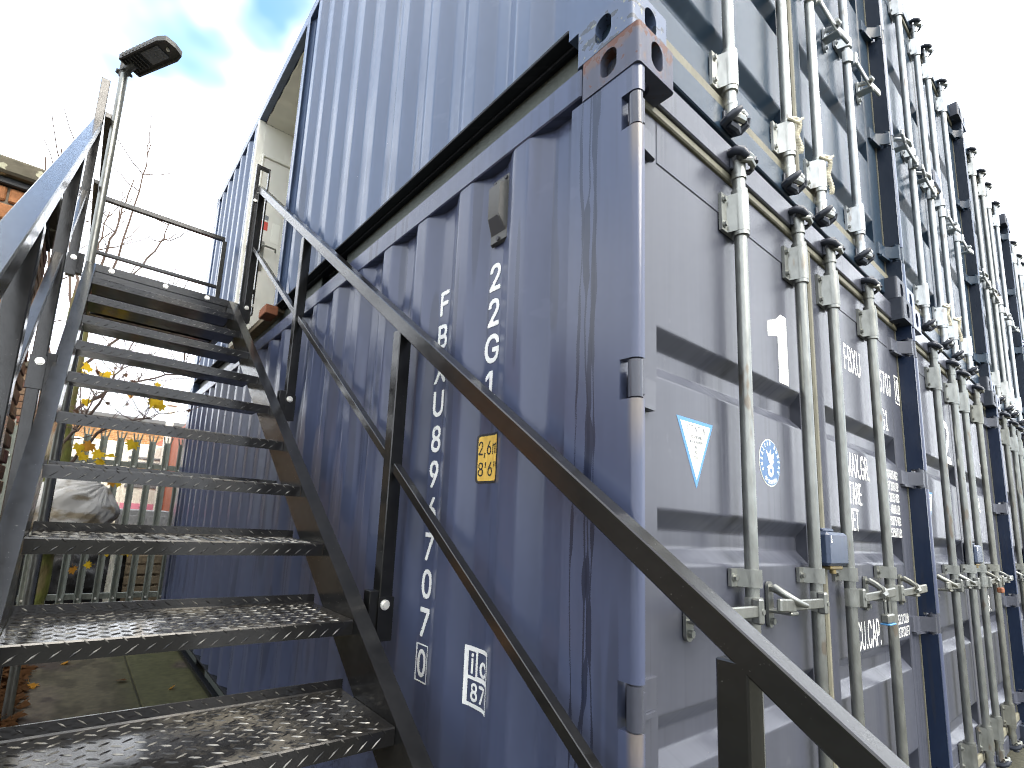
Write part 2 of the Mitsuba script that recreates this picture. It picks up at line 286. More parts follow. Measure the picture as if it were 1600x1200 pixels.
def casting(sx, sy):
    """corner casting in [0,.162]x[0,.178]x[0,.118], outer faces at x=0 (sx) and y=0"""
    r = 0.011
    plan = sg.Polygon([(0, 0), (0.162, 0), (0.162, 0.178), (0, 0.178)]).buffer(-r).buffer(r, quad_segs=4)
    m = man(prism(plan, 0.1165, 0.0007))
    m -= man(trimesh.creation.box(bounds=[[0.030, 0.030, 0.028], [0.140, 0.150, 0.090]]))
    def stadium(a, b): return sg.LineString([(0, -(b - a) / 2), (0, (b - a) / 2)]).buffer(a / 2, quad_segs=6)
    side = axes(prism(stadium(0.051, 0.079), 0.1, -0.05), (0, 1, 0), (0, 0, 1), (1, 0, 0), (0, 0.089, 0.059))
    end = axes(prism(stadium(0.051, 0.079), 0.1, -0.05), (1, 0, 0), (0, 0, 1), (0, -1, 0), (0.080, 0, 0.059))
    top = prism(sg.LineString([(0.081, 0.06), (0.081, 0.12)]).buffer(0.031), 0.3, -0.1)
    for c in (side, end, top): m -= man(c)
    return unman(m)
CAST = casting(0, 0)
def put_casting(corner, z):
    m = CAST.copy()
    if corner[1]: m.vertices[:, 1] = L - m.vertices[:, 1]; m.invert()
    if corner[0]: m = mirror_x(m, W / 2)
    m.apply_translation([0, 0, z]); return m
HZ = (2.356, 1.674, 0.983, 0.30)
def corner_post(cut=True):
    poly = sg.Polygon([(0.003, 0.21), (0.003, 0.003), (0.030, 0.003), (0.030, 0.078), (0.092, 0.078), (0.092, 0.21)])
    rnd = poly.intersection(sg.Polygon([(-1, -1), (1, -1), (1, 1), (-1, 1)]).difference(sg.box(-1, -1, 0.022, 0.022)).union(sg.Point(0.022, 0.022).buffer(0.019, quad_segs=8)))
    m = man(prism(rnd, H - 2 * 0.118, 0.118))
    if cut:
        for z in HZ: m -= man(trimesh.creation.box(bounds=[[-0.01, -0.01, z - 0.047], [0.046, 0.050, z + 0.047]]))
    return unman(m)
def hinge():
    b = cyl((0.0205, 0.0205, -0.043), (0.0205, 0.0205, 0.043), 0.0165, 18)
    blade = prism([(0.020, 0.006), (0.036, 0.006), (0.052, 0.030), (0.080, 0.054), (0.165, 0.060), (0.172, 0.0705), (0.070, 0.0705), (0.040, 0.034)], 0.066, -0.036)
    lip = prism([(0.045, 0.040), (0.085, 0.046), (0.150, 0.052), (0.150, 0.0705), (0.070, 0.0705)], 0.010, -0.047)
    pin = cyl((0.0205, 0.0205, -0.052), (0.0205, 0.0205, 0.052), 0.0105, 12)
    return cat([b, blade, lip, pin])
GT = (1.862, 1.393, 0.921, 0.450)
def door_leaf():
    x0, x1, px0, px1 = 0.036, 1.2048, 0.188, 1.102
    yo, yi = 0.0725, 0.108
    parts = [box(x0, px0, 0.070, 0.115, 0.182, 2.456, 0.004), box(px1, x1, 0.070, 0.115, 0.182, 2.456, 0.004),
             box(px0, px1, 0.070, 0.115, 2.325, 2.456, 0.003), box(px0, px1, 0.070, 0.115, 0.182, 0.235, 0.003)]
    zs, ys = [2.325], [yo]
    for t in GT: zs += [t, t - 0.046, t - 0.094, t - 0.134]; ys += [yo, yi, yi, yo]
    zs.append(0.235); ys.append(yo)
    zz = np.linspace(2.325, 0.235, 620); yy = np.interp(-zz, -np.array(zs), ys)
    k = np.exp(-0.5 * (np.arange(-5, 6) / 0.9) ** 2); k /= k.sum(); yy = np.convolve(np.pad(yy, 5, mode='edge'), k, mode='valid')
    xs = np.array([px0, px0 + 0.3, px1 - 0.3, px1]); n = len(zz)
    v = np.array([(x, y, z) for x in xs for y, z in zip(yy, zz)])
    f = []
    for c in range(3):
        i = np.arange(n - 1) + c * n
        f += [np.c_[i, i + 1, i + n], np.c_[i + 1, i + n + 1, i + n]]
    parts.append(trimesh.Trimesh(v, np.vstack(f), process=False))
    return cat(parts)
ROD_X = (0.593, 1.055, 1.372, 1.855); RY = 0.036
def rod():
    segs = [cyl((0, RY, 0.10), (0, RY, 2.49), 0.0178, 22)]
    for z, r, h in ((2.262, 0.0245, 0.014), (2.400, 0.0235, 0.022), (2.455, 0.0215, 0.012), (0.330, 0.0245, 0.014), (0.195, 0.0235, 0.022), (0.137, 0.0215, 0.012)):
        segs.append(cyl((0, RY, z - h / 2), (0, RY, z + h / 2), r, 22))
    return cat(segs)
def omega(h, bolts):
    a = np.linspace(np.pi, 0, 15); ro = 0.0255
    out = [(-0.066, 0.060), (-0.034, 0.060)] + [(ro * math.cos(t), RY - ro * math.sin(t)) for t in a] + [(0.030, 0.060), (0.046, 0.060), (0.046, 0.0695), (-0.066, 0.0695)]
    m = [prism(out, h, -h / 2)]
    for z in bolts:
        for x in (-0.052, 0.038):
            m += [cyl((x, 0.062, z), (x, 0.051, z), 0.0085, 6), cyl((x, 0.0615, z), (x, 0.057, z), 0.012, 12)]
    return cat(m)
def hullpts(p): return trimesh.convex.convex_hull(np.array(p, float))
def rbox(c, s, ang, axis):
    b = box(-s[0] / 2, s[0] / 2, -s[1] / 2, s[1] / 2, -s[2] / 2, s[2] / 2, 0.004)
    b.apply_transform(trimesh.transformations.rotation_matrix(math.radians(ang), axis)); b.apply_translation(c); return b
def keeper():      # welded on the header: plate with two forged horns that catch the cam
    return cat([box(-0.030, 0.030, 0.041, 0.0505, -0.030, 0.034, 0.006), tube([(-0.030, 0.046, 0.022), (-0.038, 0.026, 0.018), (-0.034, 0.006, 0.006), (-0.020, -0.004, -0.010)], [0.015, 0.014, 0.013, 0.009], 8),
                tube([(0.026, 0.046, 0.024), (0.036, 0.024, 0.026), (0.040, 0.006, 0.012), (0.034, -0.002, -0.004)], [0.014, 0.013, 0.012, 0.008], 8), tube([(-0.028, 0.030, 0.030), (0.0, 0.022, 0.036), (0.030, 0.028, 0.032)], [0.012, 0.013, 0.011], 8),
                tube([(0.030, 0.044, -0.022), (0.044, 0.024, -0.020), (0.048, 0.012, -0.012)], [0.010, 0.009, 0.006], 7)])
def cam():         # forged T-head on the end of the rod
    return cat([cyl((0, RY, -0.055), (0, RY, -0.006), 0.0205, 16), tube([(-0.026, 0.024, -0.004), (-0.008, 0.010, 0.004), (0.016, 0.006, 0.002), (0.036, 0.014, -0.006)], [0.010, 0.014, 0.013, 0.008], 8),
                tube([(-0.018, 0.018, -0.014), (0.004, 0.002, -0.014), (0.030, 0.004, -0.020), (0.046, 0.016, -0.018)], [0.008, 0.010, 0.009, 0.006], 8)])
def handle(sgn):
    """hub on the rod (x=0), bar to x = sgn*0.38; z about 0"""
    a = np.linspace(np.pi, 0, 13)
    hub = cat([prism([(-0.030, 0.045)] + [(0.030 * math.cos(t), RY - 0.026 * math.sin(t)) for t in a] + [(0.030, 0.045)], 0.062, -0.030),
               cyl((sgn * 0.026, 0.004, 0.0), (sgn * 0.026, -0.004, 0.0), 0.008, 12), box(sgn * 0.016, sgn * 0.040, -0.002, 0.024, -0.034, 0.034, 0.005)])
    arm = cat([bar((sgn * 0.03, 0.010, 0.0), (sgn * 0.27, 0.012, 0.004), 0.011, 0.030, ch=0.003), bar((sgn * 0.255, 0.010, 0.004), (sgn * 0.385, 0.000, 0.012), 0.014, 0.036, ch=0.004)])
    xr = sgn * 0.283
    plate = prism(sg.LineString([(0, -0.050), (0, 0.050)]).buffer(0.017), 0.008, 0)
    ret = cat([axes(plate, (1, 0, 0), (0, 0, 1), (0, -1, 0), (xr, 0.0695, 0)),
               cyl((xr, 0.064, 0.048), (xr, 0.050, 0.048), 0.011, 6), cyl((xr, 0.064, -0.048), (xr, 0.052, -0.048), 0.010, 6),
               tube([(xr + 0.004, 0.055, 0.050), (xr - sgn * 0.002, 0.030, 0.037), (xr - sgn * 0.012, 0.006, 0.022), (xr - sgn * 0.036, -0.006, 0.010), (xr - sgn * 0.072, -0.006, 0.004)], [0.013, 0.012, 0.011, 0.010, 0.008], 8),
               rbox((xr - sgn * 0.012, 0.034, -0.018), (0.05, 0.066, 0.010), 0, (0, 0, 1))])
    return hub, arm, ret
def bottom_rail():
    m = [box(0.0, 0.094, 0.2112, L - 0.2112, 0.146, 0.158, 0.002), box(0.030, 0.0695, 0.178, L - 0.178, 0.014, 0.022, 0.002), box(0.040, 0.052, 0.178, L - 0.178, 0.136, 0.1462, 0.001)]
    for a in (1.83, 4.23 - 0.36): m += [box(0.0795, 0.9, a - 0.006, a, 0.022, 0.147, 0.001), box(0.0795, 0.9, a + 0.36, a + 0.366, 0.022, 0.147, 0.001)]
    return cat(m)

def rail_web(): return cat([box(0.070, 0.078, a, b, 0.0142, 0.1455, 0.001) for a, b in ((0.178, 1.83), (2.19, 3.87), (4.23, L - 0.178))])

def prefab(lv):
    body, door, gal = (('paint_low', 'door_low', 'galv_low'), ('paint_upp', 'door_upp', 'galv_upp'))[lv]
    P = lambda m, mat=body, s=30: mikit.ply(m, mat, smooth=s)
    D = {}
    for cx in (0, 1):
        for cy in (0, 1):
            for z in (0.0, H - 0.118): D['cast', cx, cy, z > 1] = P(put_casting((cx, cy), z), 'casting_dark' if cx else body)
    D['cast_special'] = P(put_casting((0, 0), H - 0.118), 'casting_rusty') if lv == 0 else P(put_casting((0, 0), 0.0), 'casting_scuffed')
    cp = corner_post(); D['post', 0] = P(cp, 'post_low' if lv == 0 else body); D['post', 1] = P(mirror_x(cp, W / 2), ('paint_navy_low', 'paint_navy_upp')[lv])
    rp = corner_post(False); rp.vertices[:, 1] = L - rp.vertices[:, 1]; rp.invert(); D['rpost', 0] = P(rp); D['rpost', 1] = P(mirror_x(rp, W / 2))
    tr = box(0.0, 0.06, 0.178, L - 0.178, 2.495, 2.585, 0.004); D['top_rail', 0] = P(tr); D['top_rail', 1] = P(mirror_x(tr, W / 2))
    br = bottom_rail(); D['bottom_rail', 0] = P(br, 'rail_shade_black'); D['bottom_rail', 1] = P(mirror_x(br, W / 2), 'rail_shade_black'); D['rail_web'] = P(rail_web(), 'rail_web_paint')
    sp = corrugated(0.209, 5.85, 0.157, 2.497); D['side', 0] = P(sp, body, True); D['side', 1] = P(mirror_x(sp, W / 2), body, True)
    D['roof'] = P(box(0.03, W - 0.03, 0.1, L - 0.1, 2.555, 2.572, 0.002)); D['floor'] = P(box(0.09, W - 0.09, 0.125, L - 0.1, 0.12, 0.155, 0.0), 'weathered_wood')
    D['end'] = P(box(0.09, W - 0.09, L - 0.06, L - 0.03, 0.14, 2.52, 0.002))
    D['header'] = P(cat([box(0.032, W - 0.032, 0.050, 0.125, 2.482, 2.574, 0.004)]), door); D['sill'] = P(box(0.032, W - 0.032, 0.050, 0.125, 0.036, 0.132, 0.004), door)
    dl = door_leaf(); D['leaf', 0] = P(dl, door, 35); D['leaf', 1] = P(mirror_x(dl, W / 2), door, 35)
    D['gasket'] = P(cat([box(0.032, W - 0.032, 0.060, 0.09, 2.456, 2.4835, 0.004), box(0.032, W - 0.032, 0.058, 0.09, 0.131, 0.182, 0.006), box(1.205, 1.233, 0.058, 0.09, 0.182, 2.456, 0.006),
                         box(0.0305, 0.038, 0.066, 0.09, 0.182, 2.456, 0.001), box(W - 0.038, W - 0.0305, 0.066, 0.09, 0.182, 2.456, 0.001)]), 'gasket')
    h = hinge()
    for k, z in enumerate(HZ):
        m = h.copy(); m.apply_translation([0, 0, z]); D['hinge', 0, k] = P(m, door); D['hinge', 1, k] = P(mirror_x(m, W / 2), door)
    D['rod'] = P(rod(), gal); D['bracket'] = P(omega(0.125, (-0.042, 0.042)), gal); D['clip'] = P(omega(0.048, (0.0,)), gal)
    D['keeper'] = P(keeper(), 'dark_iron'); kd = keeper(); kd.vertices[:, 2] *= -1; kd.invert(); D['keeper_d'] = P(kd, 'dark_iron')
    D['cam'] = P(cam(), gal); cd = cam(); cd.vertices[:, 2] *= -1; cd.invert(); D['cam_d'] = P(cd, gal)
    for s in (-1, 1):
        a, b, c = handle(s); D['hub', s], D['arm', s], D['ret', s] = P(a, gal), P(b, gal), P(c, gal)
    lb = cat([box(-0.0925, 0.0925, 0.010, 0.066, -0.058, 0.056, 0.010), box(-0.080, 0.020, 0.030, 0.066, 0.0565, 0.068, 0.004)])
    D['lock'] = P(lb, 'lock_navy'); D['lock_pins'] = P(cat([box(-0.05, 0.06, 0.020, 0.05, -0.072, -0.0585, 0.004), cyl((-0.01, 0.03, -0.085), (-0.01, 0.03, -0.072), 0.010, 12)]), 'brass_dull')
    return D
PF = (prefab(0), prefab(1))
PF[0]['lock'] = PF[0]['lock']
DY = (0.0, 0.018)
CON = {}
NUMS = 'with white number 1 on its door', 'with white number 2 on its door', 'third along from the stairs', 'fourth along from the stairs', 'farthest from the stairs'
for lv in (0, 1):
    D = PF[lv]
    for i in range(NCON):
        o = np.array([i * PITCH, DY[lv], lv * H])
        lab = ('blue-grey corner container beside the stairs with a big white 1 on its door', 'blue-grey ground container marked with a white 2, right of the corner one', 'third blue-grey container along the ground row', 'fourth blue-grey container along the ground row', 'last blue-grey container at the far end of the ground row')[i] if lv == 0 else ('pale blue upper container with an open cream doorway at the stair landing', 'pale blue upper container stacked on container number 2',
                'pale blue upper container, third along from the stairs', 'pale blue upper container, fourth along from the stairs', 'pale blue upper container farthest from the stairs')[i]
        c = thing('shipping_container', lab, 'shipping container', 'stacked shipping containers'); CON[lv, i] = c
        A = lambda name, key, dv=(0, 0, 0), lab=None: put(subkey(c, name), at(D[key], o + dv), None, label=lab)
        for cx in (0, 1):
            for cy in (0, 1):
                for zz in (True, False):
                    special = i == 0 and cx == 0 and cy == 0 and zz == (lv == 0)
                    A('corner_casting', 'cast_special' if special else ('cast', cx, cy, zz), lab=('rusty top corner casting at the building corner' if lv == 0 else 'scuffed bottom corner casting at the building corner') if special else None)
            A('corner_post', ('post', cx)); A('rear_post', ('rpost', cx)); A('top_rail', ('top_rail', cx)); bk = A('bottom_rail', ('bottom_rail', cx))
            if not cx: put(subkey(bk, 'web'), at(D['rail_web'], o), None)
            if not (lv == 1 and i == 0 and cx == 0): A('side_panel', ('side', cx))
            leaf = A('door', ('leaf', cx))
            for k in range(4): put(subkey(leaf, 'hinge'), at(D['hinge', cx, k], o), None)
        A('roof', 'roof'); A('header', 'header'); A('sill', 'sill'); A('door_gasket', 'gasket')
        if not (lv == 1 and i == 0): A('floor', 'floor'); A('end_panel', 'end')
        for k, rx in enumerate(ROD_X):
            r = A('locking_rod', 'rod', (rx, 0, 0)); q = lambda n, key, dv: put(subkey(r, n), at(D[key], o + dv), None)
            q('bracket', 'bracket', (rx, 0, 2.330)); q('bracket', 'bracket', (rx, 0, 0.262)); q('bracket', 'clip', (rx, 0, 1.226))
            q('keeper', 'keeper', (rx, 0, 2.512)); q('keeper', 'keeper_d', (rx, 0, 0.082)); q('cam', 'cam', (rx, 0, 2.517)); q('cam', 'cam_d', (rx, 0, 0.078))
            s = -1 if k < 2 else 1
            q('hub', ('hub', s), (rx, 0, 1.143)); q('handle', ('arm', s), (rx, 0, 1.143)); q('retainer', ('ret', s), (rx, 0, 1.143))
        if not (lv == 1 and i == 0):
            lk = A('lock_box', 'lock', (1.200, 0, 1.316)); put(subkey(lk, 'lock_pin'), at(D['lock_pins'], o + (1.200, 0, 1.316)), None)

# --- upper corner container: wall with a doorway
c = CON[1, 0]; o = np.array([0, DY[1], H])
def up(m): m = m.copy(); m.apply_translation(o); return m
OY0, OY1 = 2.885, 4.155
part(c, 'side_panel', up(corrugated(0.209, OY0, 0.157, 2.497)), 'paint_upp', smooth=True)
part(c, 'side_panel', up(corrugated(OY1 + 0.05, 5.85, 0.157, 2.497)), 'paint_upp', smooth=True)
part(c, 'door_jamb', up(cat([box(-0.002, 0.055, OY0 - 0.012, OY0 + 0.012, 0.158, 2.495), box(-0.001, 0.004, OY0 - 0.055, OY0 - 0.0125, 0.158, 2.495, 0.001)])), 'paint_upp')
part(c, 'door_jamb', up(cat([box(-0.004, 0.060, OY1 + 0.002, OY1 + 0.055, 0.158, 2.495)])), 'cream_paint', label='cream jamb post on the left of the doorway')
part(c, 'wall_lining', up(cat([box(0.058, W - 0.06, OY1 - 0.012, OY1 + 0.0, 0.17, 2.47, 0.0), box(0.052, W - 0.06, OY0 - 0.03, OY0 - 0.018, 0.17, 2.47, 0.0), box(W - 0.075, W - 0.062, OY0 - 0.018, OY1 - 0.012, 0.17, 2.47, 0.0)])), 'cream_paint')
yy = np.linspace(OY0 - 0.018, OY1 - 0.012, 60); zz = 2.482 + 0.010 * np.sin(yy * 2 * np.pi / 0.21)
v = np.vstack([np.c_[np.full(60, 0.0605), yy, zz], np.c_[np.full(60, W - 0.06), yy, zz]]); i_ = np.arange(59)
part(c, 'ceiling', up(trimesh.Trimesh(v, np.vstack([np.c_[i_, i_ + 1, i_ + 60], np.c_[i_ + 1, i_ + 61, i_ + 60]]), process=False)), 'cream_paint', smooth=True)
part(c, 'floor', up(box(0.0, W - 0.06, OY0 - 0.02, OY1 - 0.01, 0.12, 0.17, 0.002)), 'weathered_wood')
dl = part(c, 'inner_door', up(cat([box(0.075, 0.93, OY1 - 0.030, OY1 - 0.0125, 0.175, 2.10, 0.004)])), 'cream_paint', label='cream inner door with a lever handle and notices')
part(dl, 'frame', up(cat([box(0.058, 0.072, OY1 - 0.045, OY1 - 0.0125, 0.171, 2.13), box(0.933, 0.97, OY1 - 0.045, OY1 - 0.0125, 0.171, 2.13), box(0.072, 0.933, OY1 - 0.045, OY1 - 0.0125, 2.104, 2.13)])), 'cream_paint')
part(dl, 'handle', up(cat([box(0.125, 0.175, OY1 - 0.042, OY1 - 0.030, 0.95, 1.25, 0.005), tube([(0.15, OY1 - 0.040, 1.185), (0.15, OY1 - 0.085, 1.185), (0.17, OY1 - 0.092, 1.185), (0.27, OY1 - 0.092, 1.180), (0.275, OY1 - 0.06, 1.165)], 0.009, 8)])), 'galv_low')
part(dl, 'red_notice', up(box(0.115, 0.185, OY1 - 0.0325, OY1 - 0.0302, 1.37, 1.455, 0)), 'red_print')
part(dl, 'grey_notice', up(box(0.115, 0.185, OY1 - 0.0325, OY1 - 0.0302, 1.475, 1.52, 0)), 'grey_print')
part(dl, 'white_notice', up(cat([box(0.225, 0.30, OY1 - 0.0325, OY1 - 0.0302, 1.27, 1.47, 0)])), 'sticker_white')

# ------------------------------------------------------------------ lettering
_tc = {}
def text(s, h, sx=0.62, bold=False, d=0.0008):
    k = (s, bold)
    if k not in _tc: _tc[k] = meshkit.text_mesh(s, 1.0, 1.0, bold)
    m = _tc[k].copy(); m.vertices *= [h * sx, h, d]; return m
def on_side(m, y, z, out=0.0008):          # flat mesh (u right, v up) onto the corrugated left wall, its u = 0 at y
    m = m.copy(); v, f = trimesh.remesh.subdivide_to_size(m.vertices, m.faces, 0.02, max_iter=12)
    yy = y - v[:, 0]; return trimesh.Trimesh(np.c_[surf(yy) - out - v[:, 2], yy, z + v[:, 1]], f, process=False)
def on_door(m, x, z, y=0.0722, i=0):
    return axes(m, (1, 0, 0), (0, 0, 1), (0, -1, 0), (x + i * PITCH, y, z))
def centered(m): m = m.copy(); b = m.bounds; m.apply_translation([-(b[0, 0] + b[1, 0]) / 2, 0, 0]); return m
c0 = CON[0, 0]
def ring2d(w, h, t): return sg.box(-w / 2, 0, w / 2, h).difference(sg.box(-w / 2 + t, t, w / 2 - t, h - t))
for s, z in zip('FBXU896707', (2.119, 1.990, 1.863, 1.741, 1.614, 1.490, 1.363, 1.243, 1.120, 0.996)):
    part(c0, 'lettering', on_side(centered(text(s, 0.088, 0.86, True)), 0.826, z - 0.044), 'white_paint', smooth=False)
part(c0, 'lettering', on_side(cat([centered(text('0', 0.080, 0.78, True)), axes(prism(ring2d(0.066, 0.118, 0.004), 0.0008), (1, 0, 0), (0, 1, 0), (0, 0, 1), (0, -0.019, 0))]), 0.828, 0.828), 'white_paint', smooth=False)
for s, z in zip('22G1', (2.118, 1.997, 1.877, 1.757)):
    part(c0, 'lettering', on_side(centered(text(s, 0.088, 0.86, True)), 0.546, z - 0.044), 'white_paint', smooth=False)
pl = sg.box(0, 0, 0.112, 0.152)
hs = part(c0, 'height_sticker', on_side(prism(pl.buffer(-0.012).buffer(0.012), 0.0006), 0.592, 1.452), 'black_print', smooth=False, label='yellow height sticker with black border')
part(hs, 'sticker_face', on_side(prism(pl.buffer(-0.016).buffer(0.009), 0.0006), 0.592, 1.452, 0.0016), 'yellow_sheet', smooth=False)
part(hs, 'print', on_side(cat([axes(centered(text('2,6m', 0.042, 0.72)), (1, 0, 0), (0, 1, 0), (0, 0, 1), (0.056, 0.087, 0)), axes(centered(text("8'6''", 0.042, 0.80)), (1, 0, 0), (0, 1, 0), (0, 0, 1), (0.056, 0.022, 0))]), 0.592, 1.452, 0.0024), 'black_print', smooth=False)
ic = sg.box(0, 0, 0.110, 0.163).difference(sg.box(0.013, 0.082, 0.046, 0.150)).difference(sg.box(0.054, 0.086, 0.105, 0.152)).difference(sg.box(0.013, 0.010, 0.105, 0.073))
part(c0, 'lettering', on_side(cat([prism(ic, 0.0008), axes(centered(text('i', 0.052, 0.9, True)), (1, 0, 0), (0, 1, 0), (0, 0, 1), (0.030, 0.090, 0)), axes(centered(text('c', 0.052, 0.9, True)), (1, 0, 0), (0, 1, 0), (0, 0, 1), (0.080, 0.090, 0)),
                                 axes(centered(text('87', 0.046, 0.86, True)), (1, 0, 0), (0, 1, 0), (0, 0, 1), (0.060, 0.018, 0))]), 0.596, 0.815), 'white_paint', smooth=False, label='white framed ic 87 marking')
vy, vz = 0.522, 2.338
vent = cat([hullpts([(0.035 - 0.012 * k, vy + sy * (0.042 - 0.004 * k), vz + sz * (0.115 - 0.004 * k)) for k in (0, 1) for sy in (-1, 1) for sz in (-1, 1)]),
            hullpts([(0.024, vy + sy * 0.036, vz + z) for sy in (-1, 1) for z in (-0.085, 0.088)] + [(-0.004, vy + sy * 0.026, vz + z) for sy in (-1, 1) for z in (-0.036, 0.072)])])
vt = part(c0, 'vent_cover', vent, 'vent_plastic', label='grey plastic vent cover high on the side wall')
part(vt, 'grille', hullpts([(0.0235, vy + sy * 0.031, vz - 0.082) for sy in (-1, 1)] + [(-0.0045, vy + sy * 0.022, vz - 0.040) for sy in (-1, 1)] + [(0.022, vy + sy * 0.031, vz - 0.083) for sy in (-1, 1)] + [(-0.006, vy + sy * 0.022, vz - 0.041) for sy in (-1, 1)]), 'vent_grille')
part(vt, 'screw', cat([cyl((0.022, vy + a, vz + b), (0.018, vy + a, vz + b), 0.007, 8) for a, b in ((0.026, 0.100), (-0.026, 0.100), (0, -0.103))]), 'vent_grille')

for i in range(NCON):
    ci = CON[0, i]
    n = centered(text(str(i + 1), 0.255, 1.1, True)) if i else prism([(0.000, 0), (0.076, 0), (0.076, 0.252), (0.030, 0.252), (-0.006, 0.226), (-0.078, 0.200), (-0.078, 0.146), (0.000, 0.166)], 0.0008)
    part(ci, 'lettering', on_door(n, 0.930, 1.868, i=i), 'white_paint', smooth=False, label=f'big white number {i + 1}')
    part(ci, 'lettering', on_door(centered(text(str(i + 1), 0.022, 0.9, True)), 1.130, 1.337, y=0.0096, i=i), 'white_paint', smooth=False)
    L1 = []
    def right(t, x, z, h, sx, y=0.0722):
        q = text(t, h, sx, t == "0"); L1.append(on_door(q, x - q.bounds[1, 0], z, y))
    if i == 0:
        right('FBXU', 1.802, 2.068, 0.116, 0.52); right('896707', 2.262, 2.066, 0.112, 0.50)
        L1.append(on_door(axes(prism(ring2d(0.07, 0.15, 0.006), 0.0008), (1, 0, 0), (0, 1, 0), (0, 0, 1)), 2.352, 2.048, y=0.0695)); right('0', 2.381, 2.070, 0.105, 0.5, 0.0695)
    right('22G1', 2.160, 1.882, 0.100, 0.52); right('MAX.GR.', 1.822, 1.608, 0.100, 0.50); right('TARE', 1.702, 1.496, 0.090, 0.50); right('NET', 1.648, 1.388, 0.090, 0.50)
    for k, t in enumerate(('30480 KGS', '67200 LBS', '2205 KGS', '4860 LBS', '28275 KGS', '62340 LBS')): right(t, 2.268, 1.650 - 0.0545 * k, 0.042, 0.62)
    right('CU.CAP.', 1.834, 0.930, 0.105, 0.52)
    for k, t in enumerate(('33.2 CU.M.', '1173 CU.FT.')): right(t, 2.268, 0.990 - 0.056 * k, 0.042, 0.60)
    for m in L1: m.apply_translation([i * PITCH, 0, 0]); part(ci, 'lettering', m, 'white_paint', smooth=False)
    tri = sg.Polygon([(-0.094, 0.186), (0.094, 0.186), (0, 0)])
    st = part(ci, 'attention_sticker', on_door(prism(tri, 0.0005), 0.372, 1.457, i=i), 'blue_sheet', smooth=False, label='blue and white triangular attention sticker')
    part(st, 'sticker_face', on_door(prism(tri.buffer(-0.0105, join_style=2), 0.0006), 0.372, 1.457, y=0.0714, i=i), 'sticker_white', smooth=False)
    Lt = []
    for s, h, z in (('ATTENTION', 0.019, 1.608), ('THIS CONTAINER', 0.0085, 1.592), ('MUST BE REPAIRED', 0.0085, 1.578), ('ONLY', 0.0085, 1.564), ('WITH', 0.0085, 1.550), ('CORTEN', 0.0085, 1.536), ('STEEL', 0.0085, 1.522)):
        Lt.append(on_door(centered(text(s, h, 0.62, False, 0.0005)), 0.372, z, y=0.0706, i=i))
    part(st, 'print', cat(Lt), 'grey_print', smooth=False)
    em = part(ci, 'round_emblem', on_door(prism(sg.Point(0, 0).buffer(0.076, quad_segs=16), 0.0005), 0.828, 1.578, i=i), 'sticker_white', smooth=False, label='round blue and white emblem with an eagle')
    part(em, 'emblem_face', on_door(cat([prism(sg.Point(0, 0).buffer(0.0735, quad_segs=16), 0.0006)]), 0.828, 1.578, y=0.0714, i=i), 'emblem_blue', smooth=False)
    pc = []
    for s, a0, a1 in (('AMERICAN BUREAU', 205, -25), ('OF SHIPPING', 235, 305)):
        for ch, a in zip(s, np.linspace(a0, a1, len(s))):
            if ch == ' ': continue
            t = centered(text(ch, 0.0125, 0.75, True, 0.0005)); flip = 0 if s[0] == 'A' else 180
            t.apply_translation([0, -0.006, 0]); t.apply_transform(trimesh.transformations.rotation_matrix(math.radians(a - 90 + flip), (0, 0, 1)))
            t.apply_translation([0.0625 * math.cos(math.radians(a)), 0.0625 * math.sin(math.radians(a)), 0]); pc.append(t)
    eagle = sg.Polygon([(-0.030, 0.040), (-0.006, 0.024), (0.004, 0.044), (0.008, 0.024), (0.030, 0.034), (0.020, 0.010), (0.026, 0.002), (0.012, -0.002), (0.014, -0.010), (0.002, -0.006), (-0.010, 0.004), (-0.018, 0.020)])
    base = sg.Point(0, -0.026).buffer(0.020).difference(sg.Point(0.004, -0.024).buffer(0.010)).union(sg.box(-0.024, -0.018, 0.022, -0.013))
    for g in (eagle, base):
        for gg in getattr(g, 'geoms', [g]): pc.append(prism(gg, 0.0005))
    part(em, 'print', on_door(cat(pc), 0.828, 1.578, y=0.0706, i=i), 'sticker_white', smooth=False)

# ------------------------------------------------------------------ padlocks, ropes
def padlock(x, z, y=0.0):
    sh = tube([(x - 0.026, y, z - 0.03), (x - 0.028, y, z + 0.018), (x - 0.016, y, z + 0.038), (x + 0.012, y, z + 0.038), (x + 0.025, y, z + 0.018), (x + 0.025, y, z - 0.03)], 0.0055, 8)
    return sh, box(x - 0.040, x + 0.040, y - 0.014, y + 0.014, z - 0.062, z - 0.028, 0.005)
for x, z, body, lab in ((1.640, 1.105, 'galv_low', 'closed steel padlock on the third rod handle of container number 1'), (PITCH + 1.70, 1.13, 'rust', 'brown padlock on a rod handle of container number 2')):
    k = thing('padlock', lab, 'padlock'); a, b = padlock(x, z, -0.002); part(k, 'shackle', a, 'galv_low'); part(k, 'body', b, body)
    if body == 'galv_low': part(k, 'body', box(x - 0.041, x + 0.041, -0.0175, 0.0135, z - 0.0685, z - 0.0625, 0.002), 'blue_sheet')
